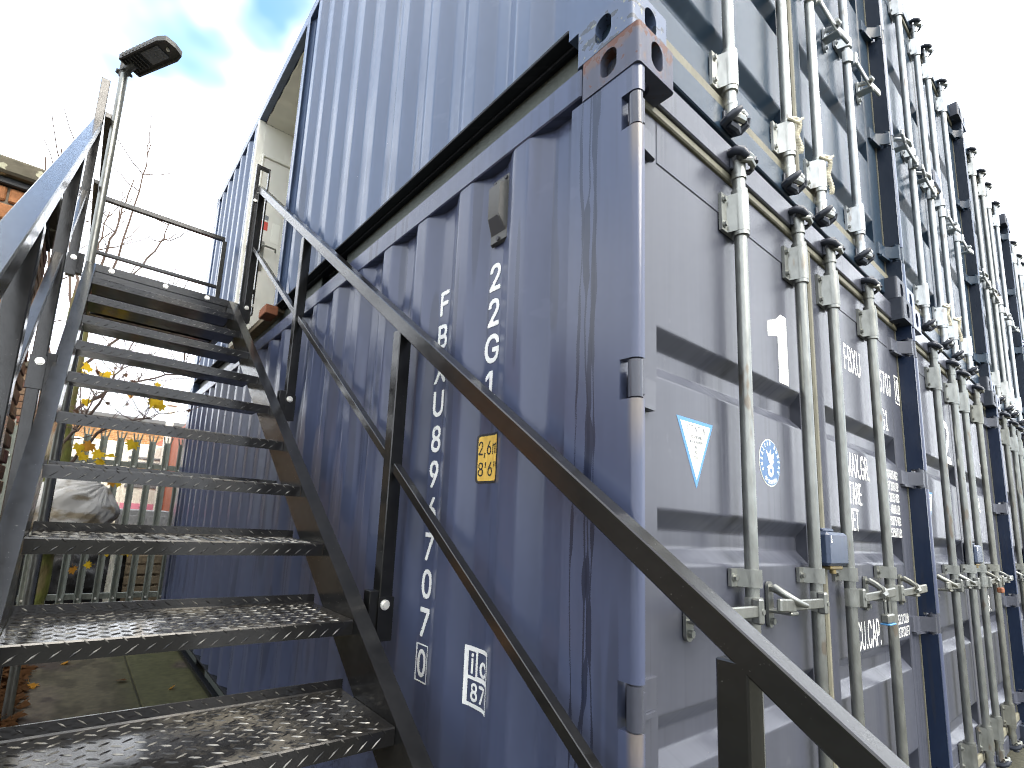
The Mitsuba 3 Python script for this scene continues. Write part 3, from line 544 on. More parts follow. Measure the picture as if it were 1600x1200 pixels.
def rope(x, z, hgt):
    pts = []
    for t in np.linspace(0, 1, 14): pts.append((x + 0.030 * math.cos(2.2 - 5.0 * t), RY - 0.004 - 0.030 * math.sin(2.6 * t + 0.2), z + 0.012 * math.sin(6 * t)))
    n = 26; hang = [(x + 0.022 + 0.008 * math.sin(9 * t), RY - 0.030 - 0.003 * math.cos(7 * t), z - hgt * t) for t in np.linspace(0, 1, n)]
    tw = [(a + 0.005 * math.cos(k * 1.5), b + 0.005 * math.sin(k * 1.5), c_) for k, (a, b, c_) in enumerate(hang)]
    tw2 = [(a - 0.005 * math.cos(k * 1.5), b - 0.005 * math.sin(k * 1.5), c_) for k, (a, b, c_) in enumerate(hang)]
    return cat([tube(pts, 0.0055, 7), tube(tw, 0.0055, 6), tube(tw2, 0.0055, 6), tube([(x + 0.02, RY - 0.028, z), (x + 0.045, RY - 0.04, z + 0.02)], 0.005, 6)])
for i, k in ((0, 1), (0, 2), (1, 1), (1, 2)):
    m = rope(ROD_X[k] + i * PITCH, H + 0.335, 0.135 if k == 1 else 0.16); m.apply_translation([0, DY[1], 0])
    whole('rope_tie', m, 'rope_fibre', f'frayed pale rope tied to the foot of {("the second" if k == 1 else "the third")} rod on {("the corner" if i == 0 else "the next")} upper container', 'rope')

# ------------------------------------------------------------------ metal staircase
Y0, Z0, RUN, RISE = 0.575, 0.800, 0.289, 0.2125      # nosing of tread 0
XR, XL = -0.200, -1.045
SL = RISE / RUN
def nose(i): return Y0 + RUN * i, Z0 + RISE * i
def chev(n, length, width, hgt):
    """n raised bars: positions and angles in a plane -> mesh of ridges (local z up)"""
    return length, width, hgt
def bars(P, ang, U, V, N, ln=0.030, wd=0.0062, ht=0.0022):
    P = np.asarray(P, float); n = len(P); ca, sa = np.cos(ang), np.sin(ang)
    a = ca[:, None] * U + sa[:, None] * V; b = -sa[:, None] * U + ca[:, None] * V
    v = np.stack([P - a * ln / 2, P + b * wd / 2, P + a * ln / 2, P - b * wd / 2, P - a * ln * 0.28 + N * ht, P + a * ln * 0.28 + N * ht], 1).reshape(-1, 3)
    f = np.array([[0, 4, 1], [1, 4, 5], [1, 5, 2], [0, 3, 4], [3, 5, 4], [3, 2, 5]])
    return trimesh.Trimesh(v, (f[None] + 6 * np.arange(n)[:, None, None]).reshape(-1, 3), process=False)
UX, UY, UZ = np.eye(3)
def tread(full=True):
    """nosing at y=0, z=0 top; x from XL to XR"""
    dep, th = 0.325, 0.005
    prof = [(0.0, -0.044), (0.0, -0.004), (0.003, 0.0), (dep - 0.004, 0.0), (dep, 0.004), (dep, 0.030), (dep + th, 0.030), (dep + th, -0.001), (dep + 0.001, -th), (th, -th), (th, -0.044)]
    plate = axes(prism(prof, XR - XL - 0.004), (0, 1, 0), (0, 0, 1), (1, 0, 0), (XL + 0.002, 0, 0))
    s = 0.0225; ps, an = [], []
    for r, y in enumerate(np.arange(0.014, dep - 0.01, s)):
        for q, x in enumerate(np.arange(XL + 0.02 + (r % 2) * s, XR - 0.015, 2 * s)):
            ps.append((x, y, 0.0)); an.append(0.55 if r % 2 else -0.55)
            ps.append((x + s * 0.0, y, 0.0)) if False else None
    ms = [bars(ps, np.array(an), UX, UY, UZ)]
    lp = np.arange(XL + 0.03, XR - 0.02, 0.038)
    ms.append(bars([(x, 0.0, -0.030) for x in lp], np.full(len(lp), 0.7), UX, UZ, -UY, 0.034, 0.0050, 0.0018))
    ms.append(bars([(x + 0.02, 0.0, -0.006) for x in lp], np.full(len(lp), -0.7), UX, UZ, -UY, 0.018, 0.0045, 0.0018))
    ms.append(bars([(x, dep, 0.018) for x in lp], np.full(len(lp), -0.6), UX, UZ, -UY, 0.026, 0.0045, 0.0016))
    return plate, cat(ms)
_a, _b = tread(); TR, TP = mikit.ply(_a, 'tread_plate', smooth=20), mikit.ply(_b, 'worn_steel', smooth=False)
st = thing('metal_staircase', 'black steel staircase with chequer plate treads up to the landing beside the container wall', 'staircase')
for i in range(-3, 10):
    y, z = nose(i); t_ = part(st, 'tread', at(TR, (0, y, z))); part(t_, 'raised_pattern', at(TP, (0, y, z)), kind='stuff')
def stringer(xa, xb):
    d = np.array([0, RUN, RISE]) / math.hypot(RUN, RISE); n = np.array([0, -d[2], d[1]])
    a = np.array([0, Y0, Z0]) + n * 0.004 - d * 1.35; b = np.array([0, *nose(9)]) + n * 0.004 + d * 0.30
    depth, t = 0.150, 0.007
    s = 1 if xb > xa else -1
    prof = sg.Polygon([(0, 0), (xb - xa if s > 0 else xa - xb, 0), (abs(xb - xa), -t), (t, -t), (t, -depth + t), (abs(xb - xa), -depth + t), (abs(xb - xa), -depth), (0, -depth)])
    m = prism(prof, np.linalg.norm(b - a))
    o_ = np.array([xa, a[1], a[2]])
    return axes(m, (s, 0, 0), n, d, o_)
part(st, 'stringer', stringer(XR, XR + 0.055), 'black_steel'); part(st, 'stringer', stringer(XL, XL - 0.055), 'black_steel')
# landing
PY, PZ = 3.475, 2.915
LX0, LX1, LY1 = -1.10, -0.105, 4.66
ld = part(st, 'landing', box(LX0 + 0.06, LX1, PY + 0.006, LY1, PZ - 0.006, PZ, 0.0), 'tread_plate')
part(ld, 'front_beam', cat([box(XL - 0.05, XR + 0.06, PY, PY + 0.006, PZ - 0.052, PZ + 0.002, 0.001), box(XL - 0.05, XR + 0.06, PY + 0.007, PY + 0.07, PZ - 0.130, PZ - 0.008, 0.003)]), 'black_steel')
for x in (-0.955, -0.625, -0.345): part(ld, 'bolt', cat([cyl((x, PY, PZ - 0.024), (x, PY - 0.011, PZ - 0.024), 0.013, 14), cyl((x, PY, PZ - 0.024), (x, PY - 0.004, PZ - 0.024), 0.018, 14)]), 'bolt_zinc')
part(ld, 'side_beam', box(LX0, LX0 + 0.05, PY + 0.008, LY1, PZ - 0.13, PZ - 0.002), 'black_steel'); part(ld, 'side_beam', box(LX1 - 0.045, LX1 + 0.005, PY + 0.008, LY1, PZ - 0.13, PZ - 0.007), 'black_steel')
for yb in (3.9, 4.3, LY1 - 0.03): part(ld, 'cross_beam', box(LX0 + 0.051, LX1 - 0.046, yb, yb + 0.05, PZ - 0.11, PZ - 0.007), 'black_steel')
for x, y, zt in ((-1.172, 2.055, 1.80), (-1.122, 2.055, 1.80), (LX0 - 0.02, LY1 - 0.06, PZ - 0.13)):
    lg = part(st, 'support_leg', box(x, x + 0.045, y, y + 0.05, -0.018, zt), 'black_steel')
    part(lg, 'foot', box(x - 0.02, x + 0.046, y - 0.03, y + 0.09, -0.03, -0.0185), 'black_steel')
# handrails
RZ = lambda y: 1.565 + 0.745 * (y - 0.298)        # centre of the top rail
MZ = lambda y: 1.540 + 0.745 * (y - 0.955)        # centre of the mid rail
def side_rail(xr, right):
    y0, y1 = -1.05, 3.455 if right else 3.41
    xf = (lambda y: xr) if right else (lambda y: -1.125 - 0.0170 * (y - 0.7))
    rl = part(st, 'handrail', bar((xf(y0), y0, RZ(y0)), (xf(y1), y1, RZ(y1)), 0.05, 0.05), 'black_steel')
    posts = (-0.225, 0.935, 2.150, 3.43) if right else (-0.30, 0.93, 2.08, 3.385)
    for k, y in enumerate(posts):
        xc = xf(y)
        zt = RZ(y) - 0.03; zb = Z0 + SL * (y - Y0) - 0.135
        if k == 3: zb = PZ - 0.16; zt += 0.0 if right else 0.36
        p = part(st, 'post', box(xc - 0.025, xc + 0.025, y - 0.025, y + 0.025, zb, zt, 0.003), 'black_steel')
        s = -1 if right else 1
        zb2 = zb + 0.115
        part(p, 'fixing_plate', cat([box(xc + s * 0.026, xc + s * 0.060, y - 0.022, y + 0.022, zb + 0.02, zb2 + 0.045, 0.002), box(xc - 0.029, xc + 0.029, y - 0.030, y - 0.0255, zb - 0.002, zb2 + 0.025, 0.001)]), 'black_steel')
        part(p, 'bolt', cat([cyl((xc + s * 0.006, y - 0.030, zb2), (xc + s * 0.006, y - 0.042, zb2), 0.012, 14), cyl((xc + s * 0.006, y - 0.030, zb2), (xc + s * 0.006, y - 0.034, zb2), 0.017, 14)]), 'bolt_zinc')
    for a, b in zip(posts[:-1], posts[1:]):
        part(st, 'mid_rail', bar((xf(a), a + 0.025, MZ(a + 0.025)), (xf(b), b - 0.025, MZ(b - 0.025)), 0.03, 0.03, ch=0.002), 'black_steel')
side_rail(-0.065, True); side_rail(-1.175, False)
# closing loop between the rail end and the wall
lp = part(st, 'closing_loop', cat([box(-0.118, -0.088, 3.455, 3.485, PZ - 0.07, 4.13), box(-0.020, 0.010 - 0.018, 3.455, 3.485, PZ - 0.07, 4.13), box(-0.0875, -0.0205, 3.457, 3.483, 4.10, 4.129), box(-0.0875, -0.0205, 3.457, 3.483, PZ + 0.11, PZ + 0.145)]), 'black_steel')
part(lp, 'bolt', cat([cyl((-0.014, 3.455, PZ + 0.005), (-0.014, 3.443, PZ + 0.005), 0.013, 12), cyl((-0.103, 3.455, 3.80), (-0.103, 3.443, 3.80), 0.013, 12)]), 'bolt_zinc')
# railing along the far edge of the landing
YR = LY1 - 0.02
fr = part(st, 'landing_rail', cat([bar((-1.10, YR, PZ + 1.06), (-0.085, YR, PZ + 1.06), 0.04, 0.04), bar((-1.10, YR, PZ + 0.55), (-0.105, YR, PZ + 0.55), 0.03, 0.03), box(-0.105, -0.065, YR - 0.02, YR + 0.02, PZ - 0.1, PZ + 1.04)]), 'black_steel')
part(st, 'landing_rail', cat([bar((-1.125, 3.42, PZ + 1.06), (-1.125, YR, PZ + 1.06), 0.04, 0.04), bar((-1.125, 3.42, PZ + 0.55), (-1.125, YR, PZ + 0.55), 0.03, 0.03), box(-1.145, -1.105, YR - 0.02, YR + 0.02, PZ - 0.1, PZ + 1.04)]), 'black_steel')
whole('steel_stub', box(-0.075, 0.012, 2.83, 2.99, 2.66, 2.725, 0.004), 'rust', 'rusty brown steel stub between the landing and the upper container', 'steel stub')

# ------------------------------------------------------------------ lamp post
lp = thing('lamp_post', 'thin grey lamp post with a flat LED lamp head behind the stair top', 'lamp post')
PX, PYL = -1.083, 3.50
part(lp, 'pole', cyl((PX, PYL, 0.0), (PX, PYL, 4.42), 0.026, 18), 'galv_low')
hd = np.array([0.53, -0.848, 0.05]); hd /= np.linalg.norm(hd); hs_ = np.cross(hd, (0, 0, 1)); hs_ /= np.linalg.norm(hs_); hu = np.cross(hs_, hd)
def lampf(m): return axes(m, hd, -hs_, hu, (PX, PYL, 4.44))
plan = sg.Polygon([(0.05, -0.072), (0.42, -0.076), (0.475, -0.058), (0.487, 0.0), (0.475, 0.058), (0.42, 0.076), (0.05, 0.072)]).buffer(0.01)
head = cat([prism(plan, 0.020, 0.0), prism(plan.buffer(-0.022), 0.012, 0.0205)] + [box(0.08 + 0.034 * k, 0.096 + 0.034 * k, s * 0.070, s * 0.088, -0.010, 0.0195, 0.002) for k in range(10) for s in (-1, 1)] + [prism(plan.difference(plan.buffer(-0.012)), 0.016, -0.0165)])
hh = part(lp, 'lamp_head', lampf(head), 'vent_plastic')
part(hh, 'led_panel', lampf(cat([box(0.22, 0.38, -0.050, 0.050, -0.008, -0.0003, 0.002)] + [box(0.229 + 0.030 * a, 0.246 + 0.030 * a, -0.045 + 0.024 * b, -0.030 + 0.024 * b, -0.011, -0.0082, 0.001) for a in range(5) for b in range(4)])), 'grey_panel')
part(hh, 'sensor', lampf(cyl((0.425, 0.0, -0.001), (0.425, 0.0, -0.010), 0.012, 12)), 'white_panel')
part(lp, 'bracket', cat([lampf(tube([(-0.01, 0, -0.05), (0.02, 0, -0.018), (0.10, 0, 0.0)], [0.030, 0.030, 0.026], 10)), lampf(box(-0.055, 0.03, -0.034, 0.034, -0.045, -0.030)), cyl((PX - 0.05, PYL, 4.40), (PX + 0.05, PYL, 4.40), 0.009, 8), cyl((PX - 0.02, PYL, 4.36), (PX - 0.02, PYL, 4.52), 0.013, 8)] + [lampf(box(0.07 + 0.03 * k, 0.076 + 0.03 * k, -0.055, 0.05, -0.020, 0.0, 0.001)) for k in range(5)]), 'vent_plastic')

# ------------------------------------------------------------------ brick walls
rng = np.random.default_rng(5)
def brick_mesh(l, d, h, r):
    b = box(-l / 2, l / 2, -d / 2, d / 2, -h / 2, h / 2, 0.005); b.vertices += r.normal(0, 0.0012, b.vertices.shape); return b
def brick_set(pref, l, d, h): return [mikit.ply(brick_mesh(l, d, h, rng), f'{pref}_{k}', smooth=False) for k in range(3) for _ in range(2)]
bw = thing('brick_wall', 'tall orange brick wall with lichened stone coping left of the stairs', 'wall')
BX, BY0, BY1, BT = -1.245, 2.10, 2.70, 2.615
part(bw, 'core', box(-7.6, BX - 0.012, BY0 + 0.012, BY1 - 0.012, -0.03, BT, 0), 'mortar', smooth=False)
S, Hd = brick_set('brick_orange', 0.215, 0.10, 0.065), brick_set('brick_orange', 0.1025, 0.10, 0.065)
E1 = brick_set('brick_brown', 0.10, 0.185, 0.065)  # end face browner than the front: its shade put into the colour
nb = 0
for r in range(0, 35):
    z = BT - 0.036 - 0.076 * r
    if z < 0.3: break
    off = 0.0 if r % 2 else 0.1125
    for q in range(4):
        x = BX - 0.1075 - off - 0.225 * q
        part(bw, 'brick', at(S[rng.integers(6)], (x, BY0 + 0.05, z + rng.normal(0, 0.0015)))); nb += 1
    if off: part(bw, 'brick', at(Hd[rng.integers(6)], (BX - 0.05, BY0 + 0.05, z)))
    for q in range(3):
        part(bw, 'brick', at(E1[rng.integers(6)], (BX - 0.05 + rng.normal(0, 0.001), BY0 + 0.200 + 0.1985 * q, z)))
part(bw, 'soffit', box(-7.6, BX + 0.012, BY0 - 0.018, BY1 + 0.02, BT, BT + 0.030, 0.004), 'tarpaulin_black')
for k in range(11): part(bw, 'coping', box(BX + 0.055 - 0.6 * (k + 1) + 0.008, BX + 0.055 - 0.6 * k, BY0 - 0.055, BY1 + 0.055, BT + 0.031, BT + 0.105, 0.010), 'coping_stone')
b2 = thing('brick_outbuilding', 'low flat-roofed brown brick outbuilding beyond the fence end at far left', 'building')
part(b2, 'core', box(-9.0, -1.372, 6.412, 13.0, -0.03, 2.68, 0), 'mortar', smooth=False)  # right end is in view; unseen bulk extended to block low sky light
S2 = brick_set('brick_brown', 0.215, 0.10, 0.065); H2 = brick_set('brick_brown', 0.1025, 0.10, 0.065)
for r in range(35):
    z = 2.645 - 0.076 * r
    if z < 0.1: break
    off = 0.0 if r % 2 else 0.1125
    for q in range(3): part(b2, 'brick', at(S2[rng.integers(6)], (-1.360 - 0.1075 - off - 0.225 * q, 6.45, z)))
    if off: part(b2, 'brick', at(H2[rng.integers(6)], (-1.360 - 0.05, 6.45, z)))
part(b2, 'roof', box(-9.1, -1.33, 6.36, 13.1, 2.68, 2.75, 0.008), 'coping_stone')

# ------------------------------------------------------------------ palisade fence
fn = thing('palisade_fence', 'galvanised palisade fence beyond the end of the containers', 'fence')
FY = 6.22
def pale():
    w, t = 0.066, 0.0030
    prof = [(-0.033, 0.010), (-0.026, 0.0), (-0.014, 0.010), (-0.004, 0.016), (0.004, 0.016), (0.014, 0.010), (0.026, 0.0), (0.033, 0.010)]
    ln = sg.LineString(prof).buffer(0.0022, cap_style=2)
    m = prism(ln, 2.0, 0.05)
    tips = [bar((x, 0.008, 2.02), (x + dx, 0.008 + dy, 2.12), 0.014, 0.003, up=(0, 1, 0), ch=0) for x, dx, dy in ((-0.024, -0.022, -0.02), (0, 0, 0.012), (0.024, 0.022, -0.02))]
    return cat([m] + tips)
PL = mikit.ply(pale(), 'galv_fence', smooth=30)
BO = mikit.ply(cat([cyl((0, -0.002, z), (0, -0.014, z), 0.012, 8) for z in (0.29, 1.74)]), 'bolt_zinc', smooth=30)
for k in range(-9, 9):
    x = -0.130 + 0.1555 * k + 0.003 * math.sin(k * 5.0); p = part(fn, 'pale', at(PL, (x, FY, -0.02))); part(p, 'bolt', at(BO, (x, FY, -0.02)))
for z in (0.29, 1.74): part(fn, 'rail', cat([box(-1.62, 1.4, FY + 0.017, FY + 0.023, z - 0.03, z + 0.03), box(-1.62, 1.4, FY + 0.023, FY + 0.06, z + 0.024, z + 0.030)]), 'galv_fence')
part(fn, 'post', box(-1.64, -1.58, FY + 0.024, FY + 0.10, -0.03, 2.05), 'galv_fence')

# ------------------------------------------------------------------ tree with yellow leaves
tr = thing('maple_tree', 'young leaf-shedding tree with mossy forked trunk behind the stairs', 'tree')
TY = 5.75
rt = np.random.default_rng(11)
def smoothline(p, n):
    p = np.asarray(p, float); t = np.linspace(0, len(p) - 1, n); return np.stack([np.interp(t, np.arange(len(p)), p[:, k]) for k in range(3)], 1)
def wob(p, a):
    q = p.copy(); q[1:-1] += rt.normal(0, a, q[1:-1].shape); return q
stem1 = wob(smoothline([(-1.10, TY, -0.05), (-1.085, TY, 0.35), (-1.06, TY, 0.75), (-1.03, TY, 1.25), (-1.10, TY, 2.15), (-1.085, TY, 3.0), (-1.06, TY, 3.6)], 26), 0.006)
stem2 = wob(smoothline([(-1.075, TY, 0.50), (-1.13, TY - 0.05, 0.95), (-1.20, TY - 0.12, 1.6), (-1.26, TY - 0.15, 2.4), (-1.22, TY - 0.1, 3.4)], 20), 0.006)
part(tr, 'trunk', cat([tube(stem1, np.interp(np.arange(26), [0, 8, 25], [0.085, 0.062, 0.022]), 10), tube(stem2, np.interp(np.arange(20), [0, 19], [0.055, 0.014]), 9)]), 'mossy_bark', smooth=40)
br = [[(-1.085, TY, 3.0), (-0.98, TY, 3.6), (-0.88, TY, 4.25), (-0.82, TY, 4.9), (-0.80, TY, 5.35)], [(-1.06, TY, 3.6), (-0.98, TY - 0.1, 4.2), (-0.90, TY - 0.1, 4.8)], [(-1.10, TY, 3.2), (-1.12, TY, 3.9), (-1.06, TY, 4.4)],
      [(-1.09, TY, 2.6), (-0.85, TY - 0.1, 2.95), (-0.55, TY - 0.2, 3.35), (-0.25, TY - 0.2, 3.60)], [(-1.10, TY, 2.15), (-0.80, TY - 0.2, 2.45), (-0.45, TY - 0.3, 2.62), (-0.1, TY - 0.35, 2.75)],
      [(-1.08, TY, 1.9), (-0.85, TY - 0.25, 2.30), (-0.72, TY - 0.3, 2.75), (-0.62, TY - 0.3, 3.25)], [(-1.06, TY, 1.6), (-0.82, TY - 0.3, 2.0), (-0.58, TY - 0.35, 2.12), (-0.30, TY - 0.4, 2.25)],
      [(-1.22, TY - 0.1, 3.4), (-1.30, TY, 4.2), (-1.38, TY, 4.9)], [(-1.26, TY - 0.15, 2.4), (-1.42, TY, 3.1), (-1.50, TY, 4.0), (-1.66, TY, 4.75)], [(-1.22, TY - 0.1, 3.1), (-1.35, TY, 3.9), (-1.55, TY, 4.9)], [(-1.08, TY, 3.4), (-0.8, TY, 3.7), (-0.55, TY, 4.2), (-0.50, TY, 4.55)],
      [(-1.20, TY - 0.12, 1.7), (-1.0, TY - 0.35, 2.0), (-0.9, TY - 0.4, 2.35)]]
tw, tips, main = [], [], []
for b in br:
    p = wob(smoothline(b, 14), 0.010); main.append(tube(p, np.linspace(0.016, 0.0055, 14), 6))
    for _ in range(13 if b[0][2] < 2.7 else 5):
        k = rt.integers(4, 14); d = rt.normal(0, 1, 3); d[2] = abs(d[2]) * 0.9 + 0.15; d[1] *= 0.5; d /= np.linalg.norm(d)
        q = wob(smoothline([p[k], p[k] + d * 0.16, p[k] + d * rt.uniform(0.24, 0.5) + (0, 0, 0.06)], 7), 0.006); tw.append(tube(q, np.linspace(0.0066, 0.0034, 7), 5)); tips.append(q[-1]); tips.append(q[4])
for m in main: part(tr, 'branch', m, 'twig_bark', smooth=40)
part(tr, 'twigs', cat(tw), 'twig_bark', smooth=40, kind='stuff')
def leaf_mesh(s, r):
    ang = np.radians([-90, -60, -42, -20, -2, 14, 34, 52, 70, 90, 110, 128, 146, 166, 182, 200, 222, 240])
    rad = np.array([0.18, 0.42, 0.62, 0.50, 0.86, 0.55, 0.92, 0.56, 0.72, 1.0, 0.72, 0.56, 0.92, 0.55, 0.86, 0.50, 0.62, 0.42])
    v = np.c_[rad * np.cos(ang), rad * np.sin(ang), 0.16 * rad ** 2 * np.cos(2 * ang + r.uniform(0, 6)) - 0.10 * rad] * s
    v = np.vstack([v, [[0, 0.02 * s, 0.04 * s]]]); n = 18
    f = [[i, (i + 1) % n, n] for i in range(n)]
    stemm = tube([(0, -0.15 * s, 0), (0.03 * s, -0.6 * s, 0.08 * s), (0.0, -1.0 * s, 0.2 * s)], 0.012 * s + 0.0006, 4)
    return cat([trimesh.Trimesh(v, f, process=False), stemm])
def place_leaf(s, pos, r, hang=True):
    m = leaf_mesh(s, r); 
    if hang:
        m.apply_transform(trimesh.transformations.rotation_matrix(math.pi / 2 + r.normal(0, 0.5), (1, 0, 0))); m.apply_transform(trimesh.transformations.rotation_matrix(math.pi + r.normal(0, 0.5), (0, 1, 0)))
        m.apply_transform(trimesh.transformations.rotation_matrix(r.normal(0, 0.6), (0, 0, 1)))
    else: m.apply_transform(trimesh.transformations.euler_matrix(r.normal(0, 0.25), r.normal(0, 0.25), r.uniform(0, 6.28)))
    m.apply_translation(pos); return m
# yellow leaves still hanging low on the tree
spots = [(-0.63, 5.35, 2.42, .085), (-0.43, 5.30, 2.36, .10), (-0.35, 5.32, 2.33, .09), (-0.54, 5.35, 1.90, .085), (-1.00, 5.5, 2.62, .08), (-0.93, 5.45, 2.60, .09), (-0.86, 5.5, 2.58, .085), (-0.80, 5.45, 2.62, .07), (-0.98, 5.5, 2.28, .06),
         (-0.97, 5.55, 1.83, .08), (-0.88, 5.5, 1.85, .085), (-0.80, 5.5, 1.78, .085), (-0.72, 5.45, 1.76, .08), (-0.78, 5.5, 1.70, .07), (-0.92, 5.5, 1.74, .075), (-0.66, 5.5, 1.52, .07), (-0.60, 5.5, 1.50, .05), (-0.74, 5.5, 1.23, .05),
         (-0.70, 5.6, .87, .085), (-0.60, 5.6, .84, .09), (-0.48, 5.6, .86, .08), (-0.42, 5.6, .83, .075), (-0.38, 5.6, .98, .10), (-0.66, 5.6, 1.08, .06), (-1.33, 5.5, 2.47, .08), (-1.27, 5.5, 2.46, .07), (-0.50, 5.4, 2.50, .05), (-0.40, 5.4, 2.55, .05), (-0.72, 5.4, 2.75, .05), (-0.46, 5.4, 2.78, .05), (-0.85, 5.5, 0.66, .06), (-0.73, 5.5, .70, .05), (-1.03, 5.5, 2.55, .06)]
for j, (x, y, z, s) in enumerate(spots): part(tr, 'leaf', place_leaf(s, (x, y, z), rt), 'leaf_yellow' if j % 5 else 'leaf_amber', smooth=False)
for j, p in enumerate(tips):
    if rt.uniform() < 0.3 and p[2] < 2.75: part(tr, 'leaf', place_leaf(rt.uniform(0.022, 0.042), p, rt), ('leaf_brown', 'leaf_amber', 'leaf_brown')[j % 3], smooth=False)

# ------------------------------------------------------------------ white sack, things beyond the fence
def blob(c, s, seed, n=4, amp=0.25, fold=0.12):
    m = trimesh.creation.icosphere(n); v = np.array(m.vertices)
    a = meshkit.fbm(v * 1.6 + seed, 4, seed) - 0.5; b = np.abs(meshkit.fbm(v * np.array([3.5, 3.5, 1.2]) + seed * 3, 3, seed + 4) - 0.5)
    m.vertices = v * (1 + amp * 2 * a - fold * 2 * b)[:, None] * s + c; return m
def sack(c, s):
    m = trimesh.creation.icosphere(6); v = np.array(m.vertices); top = np.array([0.62, -0.2, 0.78]); top /= np.linalg.norm(top)
    w = v - (v @ top)[:, None] * top; ang = np.arctan2(w @ np.cross(top, (0, 1, 0)), w[:, 1]); ht = v @ top
    f1 = meshkit.fbm(np.c_[np.cos(ang) * 2.2, np.sin(ang) * 2.2, ht * 0.7] + 4.2, 3, 5); rid = 1 - 2 * np.abs(f1 - 0.5)
    f2 = meshkit.fbm(np.c_[np.cos(ang) * 5, np.sin(ang) * 5, ht * 1.1] + 8.1, 2, 9); low = meshkit.fbm(v * 1.1 + 2.0, 2, 3)
    r = 1 + 0.16 * (rid - 0.6) + 0.10 * (f2 - 0.5) + 0.5 * (low - 0.5) + 0.16 * np.clip(ht - 0.8, 0, 1) * 3
    m.vertices = v * r[:, None] * s + c; return m
sk = sack((-0.95, 5.50, 1.22), (0.36, 0.16, 0.30))
whole('plastic_sack', sk, 'sack_plastic', 'crumpled dirty white plastic sack lodged in the tree fork by the fence', 'sack', smooth=40)
whole('black_sheeting', blob((-0.95, 7.5, 0.35), (0.80, 0.5, 0.62), 8, 5, 0.2, 0.15), 'tarpaulin_black', 'heap of black plastic sheeting behind the palisade fence', 'sheeting', smooth=40)
cr = thing('wooden_crate', 'weathered slatted wooden crate behind the fence beside the container end', 'crate')
for k in range(5): part(cr, 'slat', box(-0.28, 0.42, 7.18, 7.20, 0.02 + 0.13 * k, 0.12 + 0.13 * k), 'weathered_wood')
for x in (-0.28, 0.07, 0.36): part(cr, 'upright', box(x, x + 0.06, 7.201, 7.25, -0.03, 0.68), 'weathered_wood')
part(cr, 'box_body', box(-0.27, 0.41, 7.251, 7.9, -0.03, 0.66), 'weathered_wood')
whole('fence_pipe', cat([cyl((-0.46, 6.9, -0.03), (-0.44, 6.9, 0.85), 0.035, 12)]), 'white_panel', 'pale plastic pipe standing upright behind the fence', 'pipe')
whole('grey_cabinet', cat([box(-0.36, 0.30, 8.4, 9.0, -0.03, 1.20, 0.01), box(-0.33, -0.04, 8.385, 8.399, 0.72, 1.12, 0.004), box(0.0, 0.27, 8.385, 8.399, 0.72, 1.12, 0.004)]), 'grey_panel', 'grey metal cabinet behind the fence', 'cabinet')
tl = thing('white_trailer', 'cream white box trailer parked beyond the fence', 'trailer')
part(tl, 'body', box(-3.6, 0.95, 11.6, 14.0, 0.85, 2.50, 0.03), 'white_panel')
for k in range(6): part(tl, 'panel_rib', box(-3.2 + 0.75 * k, -3.17 + 0.75 * k, 11.58, 11.605, 0.9, 2.46, 0.004), 'white_panel')
part(tl, 'stripe', box(-3.58, 0.93, 11.585, 11.598, 1.10, 1.28, 0), 'pink_print')
part(tl, 'window', box(-0.10, 0.80, 11.583, 11.598, 1.66, 2.08, 0.004), 'brick_orange_2'); part(tl, 'window_trim', cat([box(-0.14, 0.84, 11.575, 11.598, 2.085, 2.13), box(-0.14, 0.84, 11.575, 11.598, 1.60, 1.655), box(-0.14, 0.84, 11.575, 11.598, 2.19, 2.23)]), 'grey_panel')
part(tl, 'chassis', box(-3.5, 0.9, 11.8, 13.8, 0.55, 0.845), 'tyre_black')
for x in (-2.6, -0.4): part(tl, 'wheel', cyl((x, 11.75, 0.40), (x, 11.98, 0.40), 0.43, 24), 'tyre_black')
bb = thing('brick_building', 'low orange brick building with a flat felt roof far behind the fence', 'building')
part(bb, 'wall', box(-14, 9, 24.0, 34, -0.03, 4.55, 0), 'far_brick', smooth=False); part(bb, 'roof', box(-14.3, 9.3, 23.7, 34.3, 4.55, 4.72, 0.02), 'roof_felt')
part(bb, 'fascia', box(-14.05, 9.05, 23.9, 23.99, 3.35, 3.62, 0.01), 'white_panel')
for k in range(6):
    w_ = part(bb, 'window', box(-9.0 + 2.6 * k, -7.6 + 2.6 * k, 23.93, 23.995, 1.2, 2.9, 0.01), 'grey_panel'); part(w_, 'sill', box(-9.1 + 2.6 * k, -7.5 + 2.6 * k, 23.85, 23.995, 1.08, 1.19, 0.01), 'coping_stone')
whole('marker_post', cat([box(0.30, 0.42, 10.4, 10.52, -0.03, 3.18, 0.008), box(0.27, 0.45, 10.37, 10.55, 3.181, 3.34, 0.01)]), 'white_panel', 'pale square post rising beside the red container', 'post')
rc = thing('red_container', 'orange red shipping container beyond the fence', 'shipping container')
yy = np.arange(0, 2.44, 0.02); prof = [(0.45 + t, 9.0 + 0.03 * (abs((t % 0.25) - 0.125) < 0.055)) for t in yy]
v = np.array([(x, y, z) for z in (0.1, 2.60) for x, y in prof]); n_ = len(prof); i_ = np.arange(n_ - 1)
part(rc, 'end_panel', trimesh.Trimesh(v, np.vstack([np.c_[i_, i_ + 1, i_ + n_], np.c_[i_ + 1, i_ + n_ + 1, i_ + n_]]), process=False), 'red_container', smooth=40)
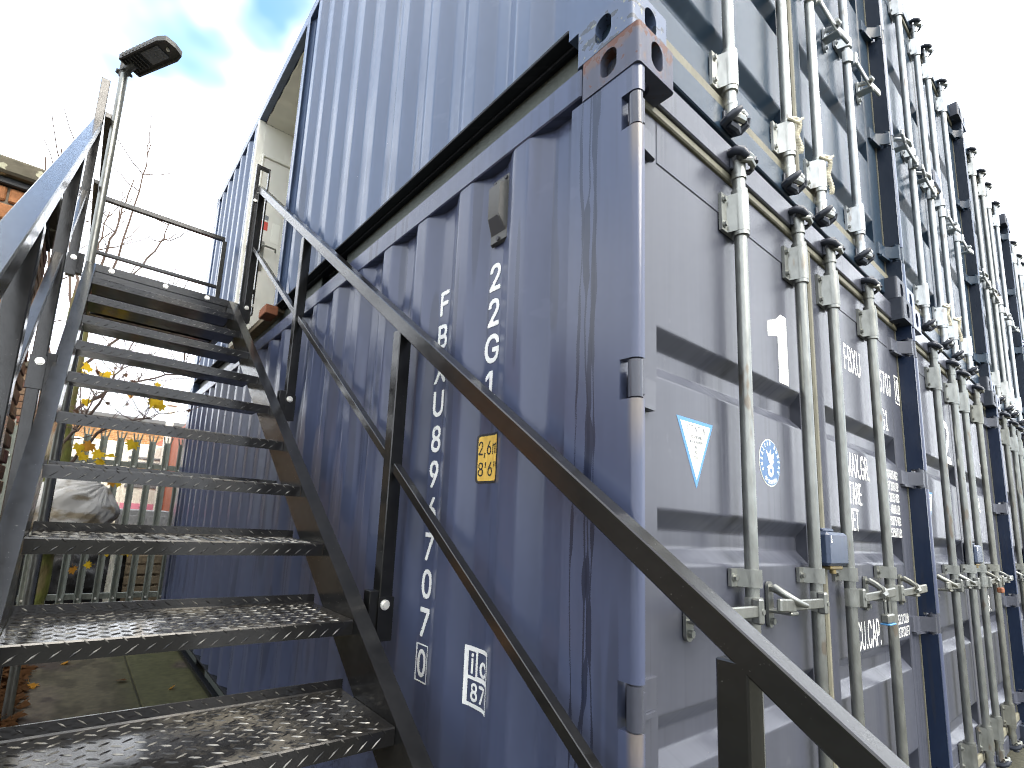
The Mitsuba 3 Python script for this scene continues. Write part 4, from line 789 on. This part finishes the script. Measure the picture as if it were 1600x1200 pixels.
part(rc, 'frame', cat([box(0.43, 0.50, 8.98, 9.08, -0.03, 2.72), box(2.82, 2.89, 8.98, 9.08, -0.03, 2.72), box(0.50, 2.82, 8.99, 9.08, 2.60, 2.72), box(0.50, 2.82, 8.99, 9.08, -0.03, 0.10)]), 'red_container')
part(rc, 'side_wall', box(0.44, 2.88, 9.081, 15, 0.0, 2.68, 0.01), 'red_container')

# ------------------------------------------------------------------ path and fallen leaves
for k, (x0, x1, y0, y1) in enumerate(((-1.06, -0.392, 2.4, 4.9), (-0.382, 0.03, 2.4, 4.9), (-1.06, -0.392, -0.5, 2.39), (-0.382, 0.03, -0.5, 2.39), (-1.06, -0.392, 4.91, 6.15), (-0.382, 0.03, 4.91, 6.15))):
    m = box(x0, x1, y0, y1, -0.08, -0.014 + 0.002 * (k % 2), 0.006); put(subkey('concrete_path', 'slab'), m, 'mossy_concrete', smooth=False)
labels['concrete_path'] = {'kind': 'structure'}
rl = np.random.default_rng(21)
ps = []
for _ in range(620):
    x = -1.08 - abs(rl.normal(0, 0.16)) + 0.05 * rl.normal(); y = rl.uniform(2.9, 6.1); z = -0.012 + abs(rl.normal(0, 0.05)) * max(0, min(1, (-1.02 - x) * 6))
    ps.append((place_leaf(rl.uniform(0.04, 0.085), (x, y, z + 0.01), rl, False)))
put('leaf_litter', cat(ps), 'leaf_brown', smooth=False); labels['leaf_litter'] = {'label': 'brown fallen leaves heaped along the foot of the fence side', 'category': 'leaves', 'kind': 'stuff'}
for (x, y, s, lab, mat) in ((-0.80, 4.75, 0.055, 'pale yellow fallen leaf at the back of the concrete path', 'leaf_amber'), (-0.46, 4.08, 0.05, 'brown fallen leaf lying on the slab joint', 'leaf_brown'), (-0.17, 3.75, 0.035, 'small tan fallen leaf on the mossy slab near the container', 'leaf_amber'), (-1.00, 4.20, 0.06, 'long tan fallen leaf beside the leaf heap', 'leaf_amber')):
    whole('fallen_leaf', place_leaf(s, (x, y, 0.004), rl, False), mat, lab, 'leaf', smooth=False)
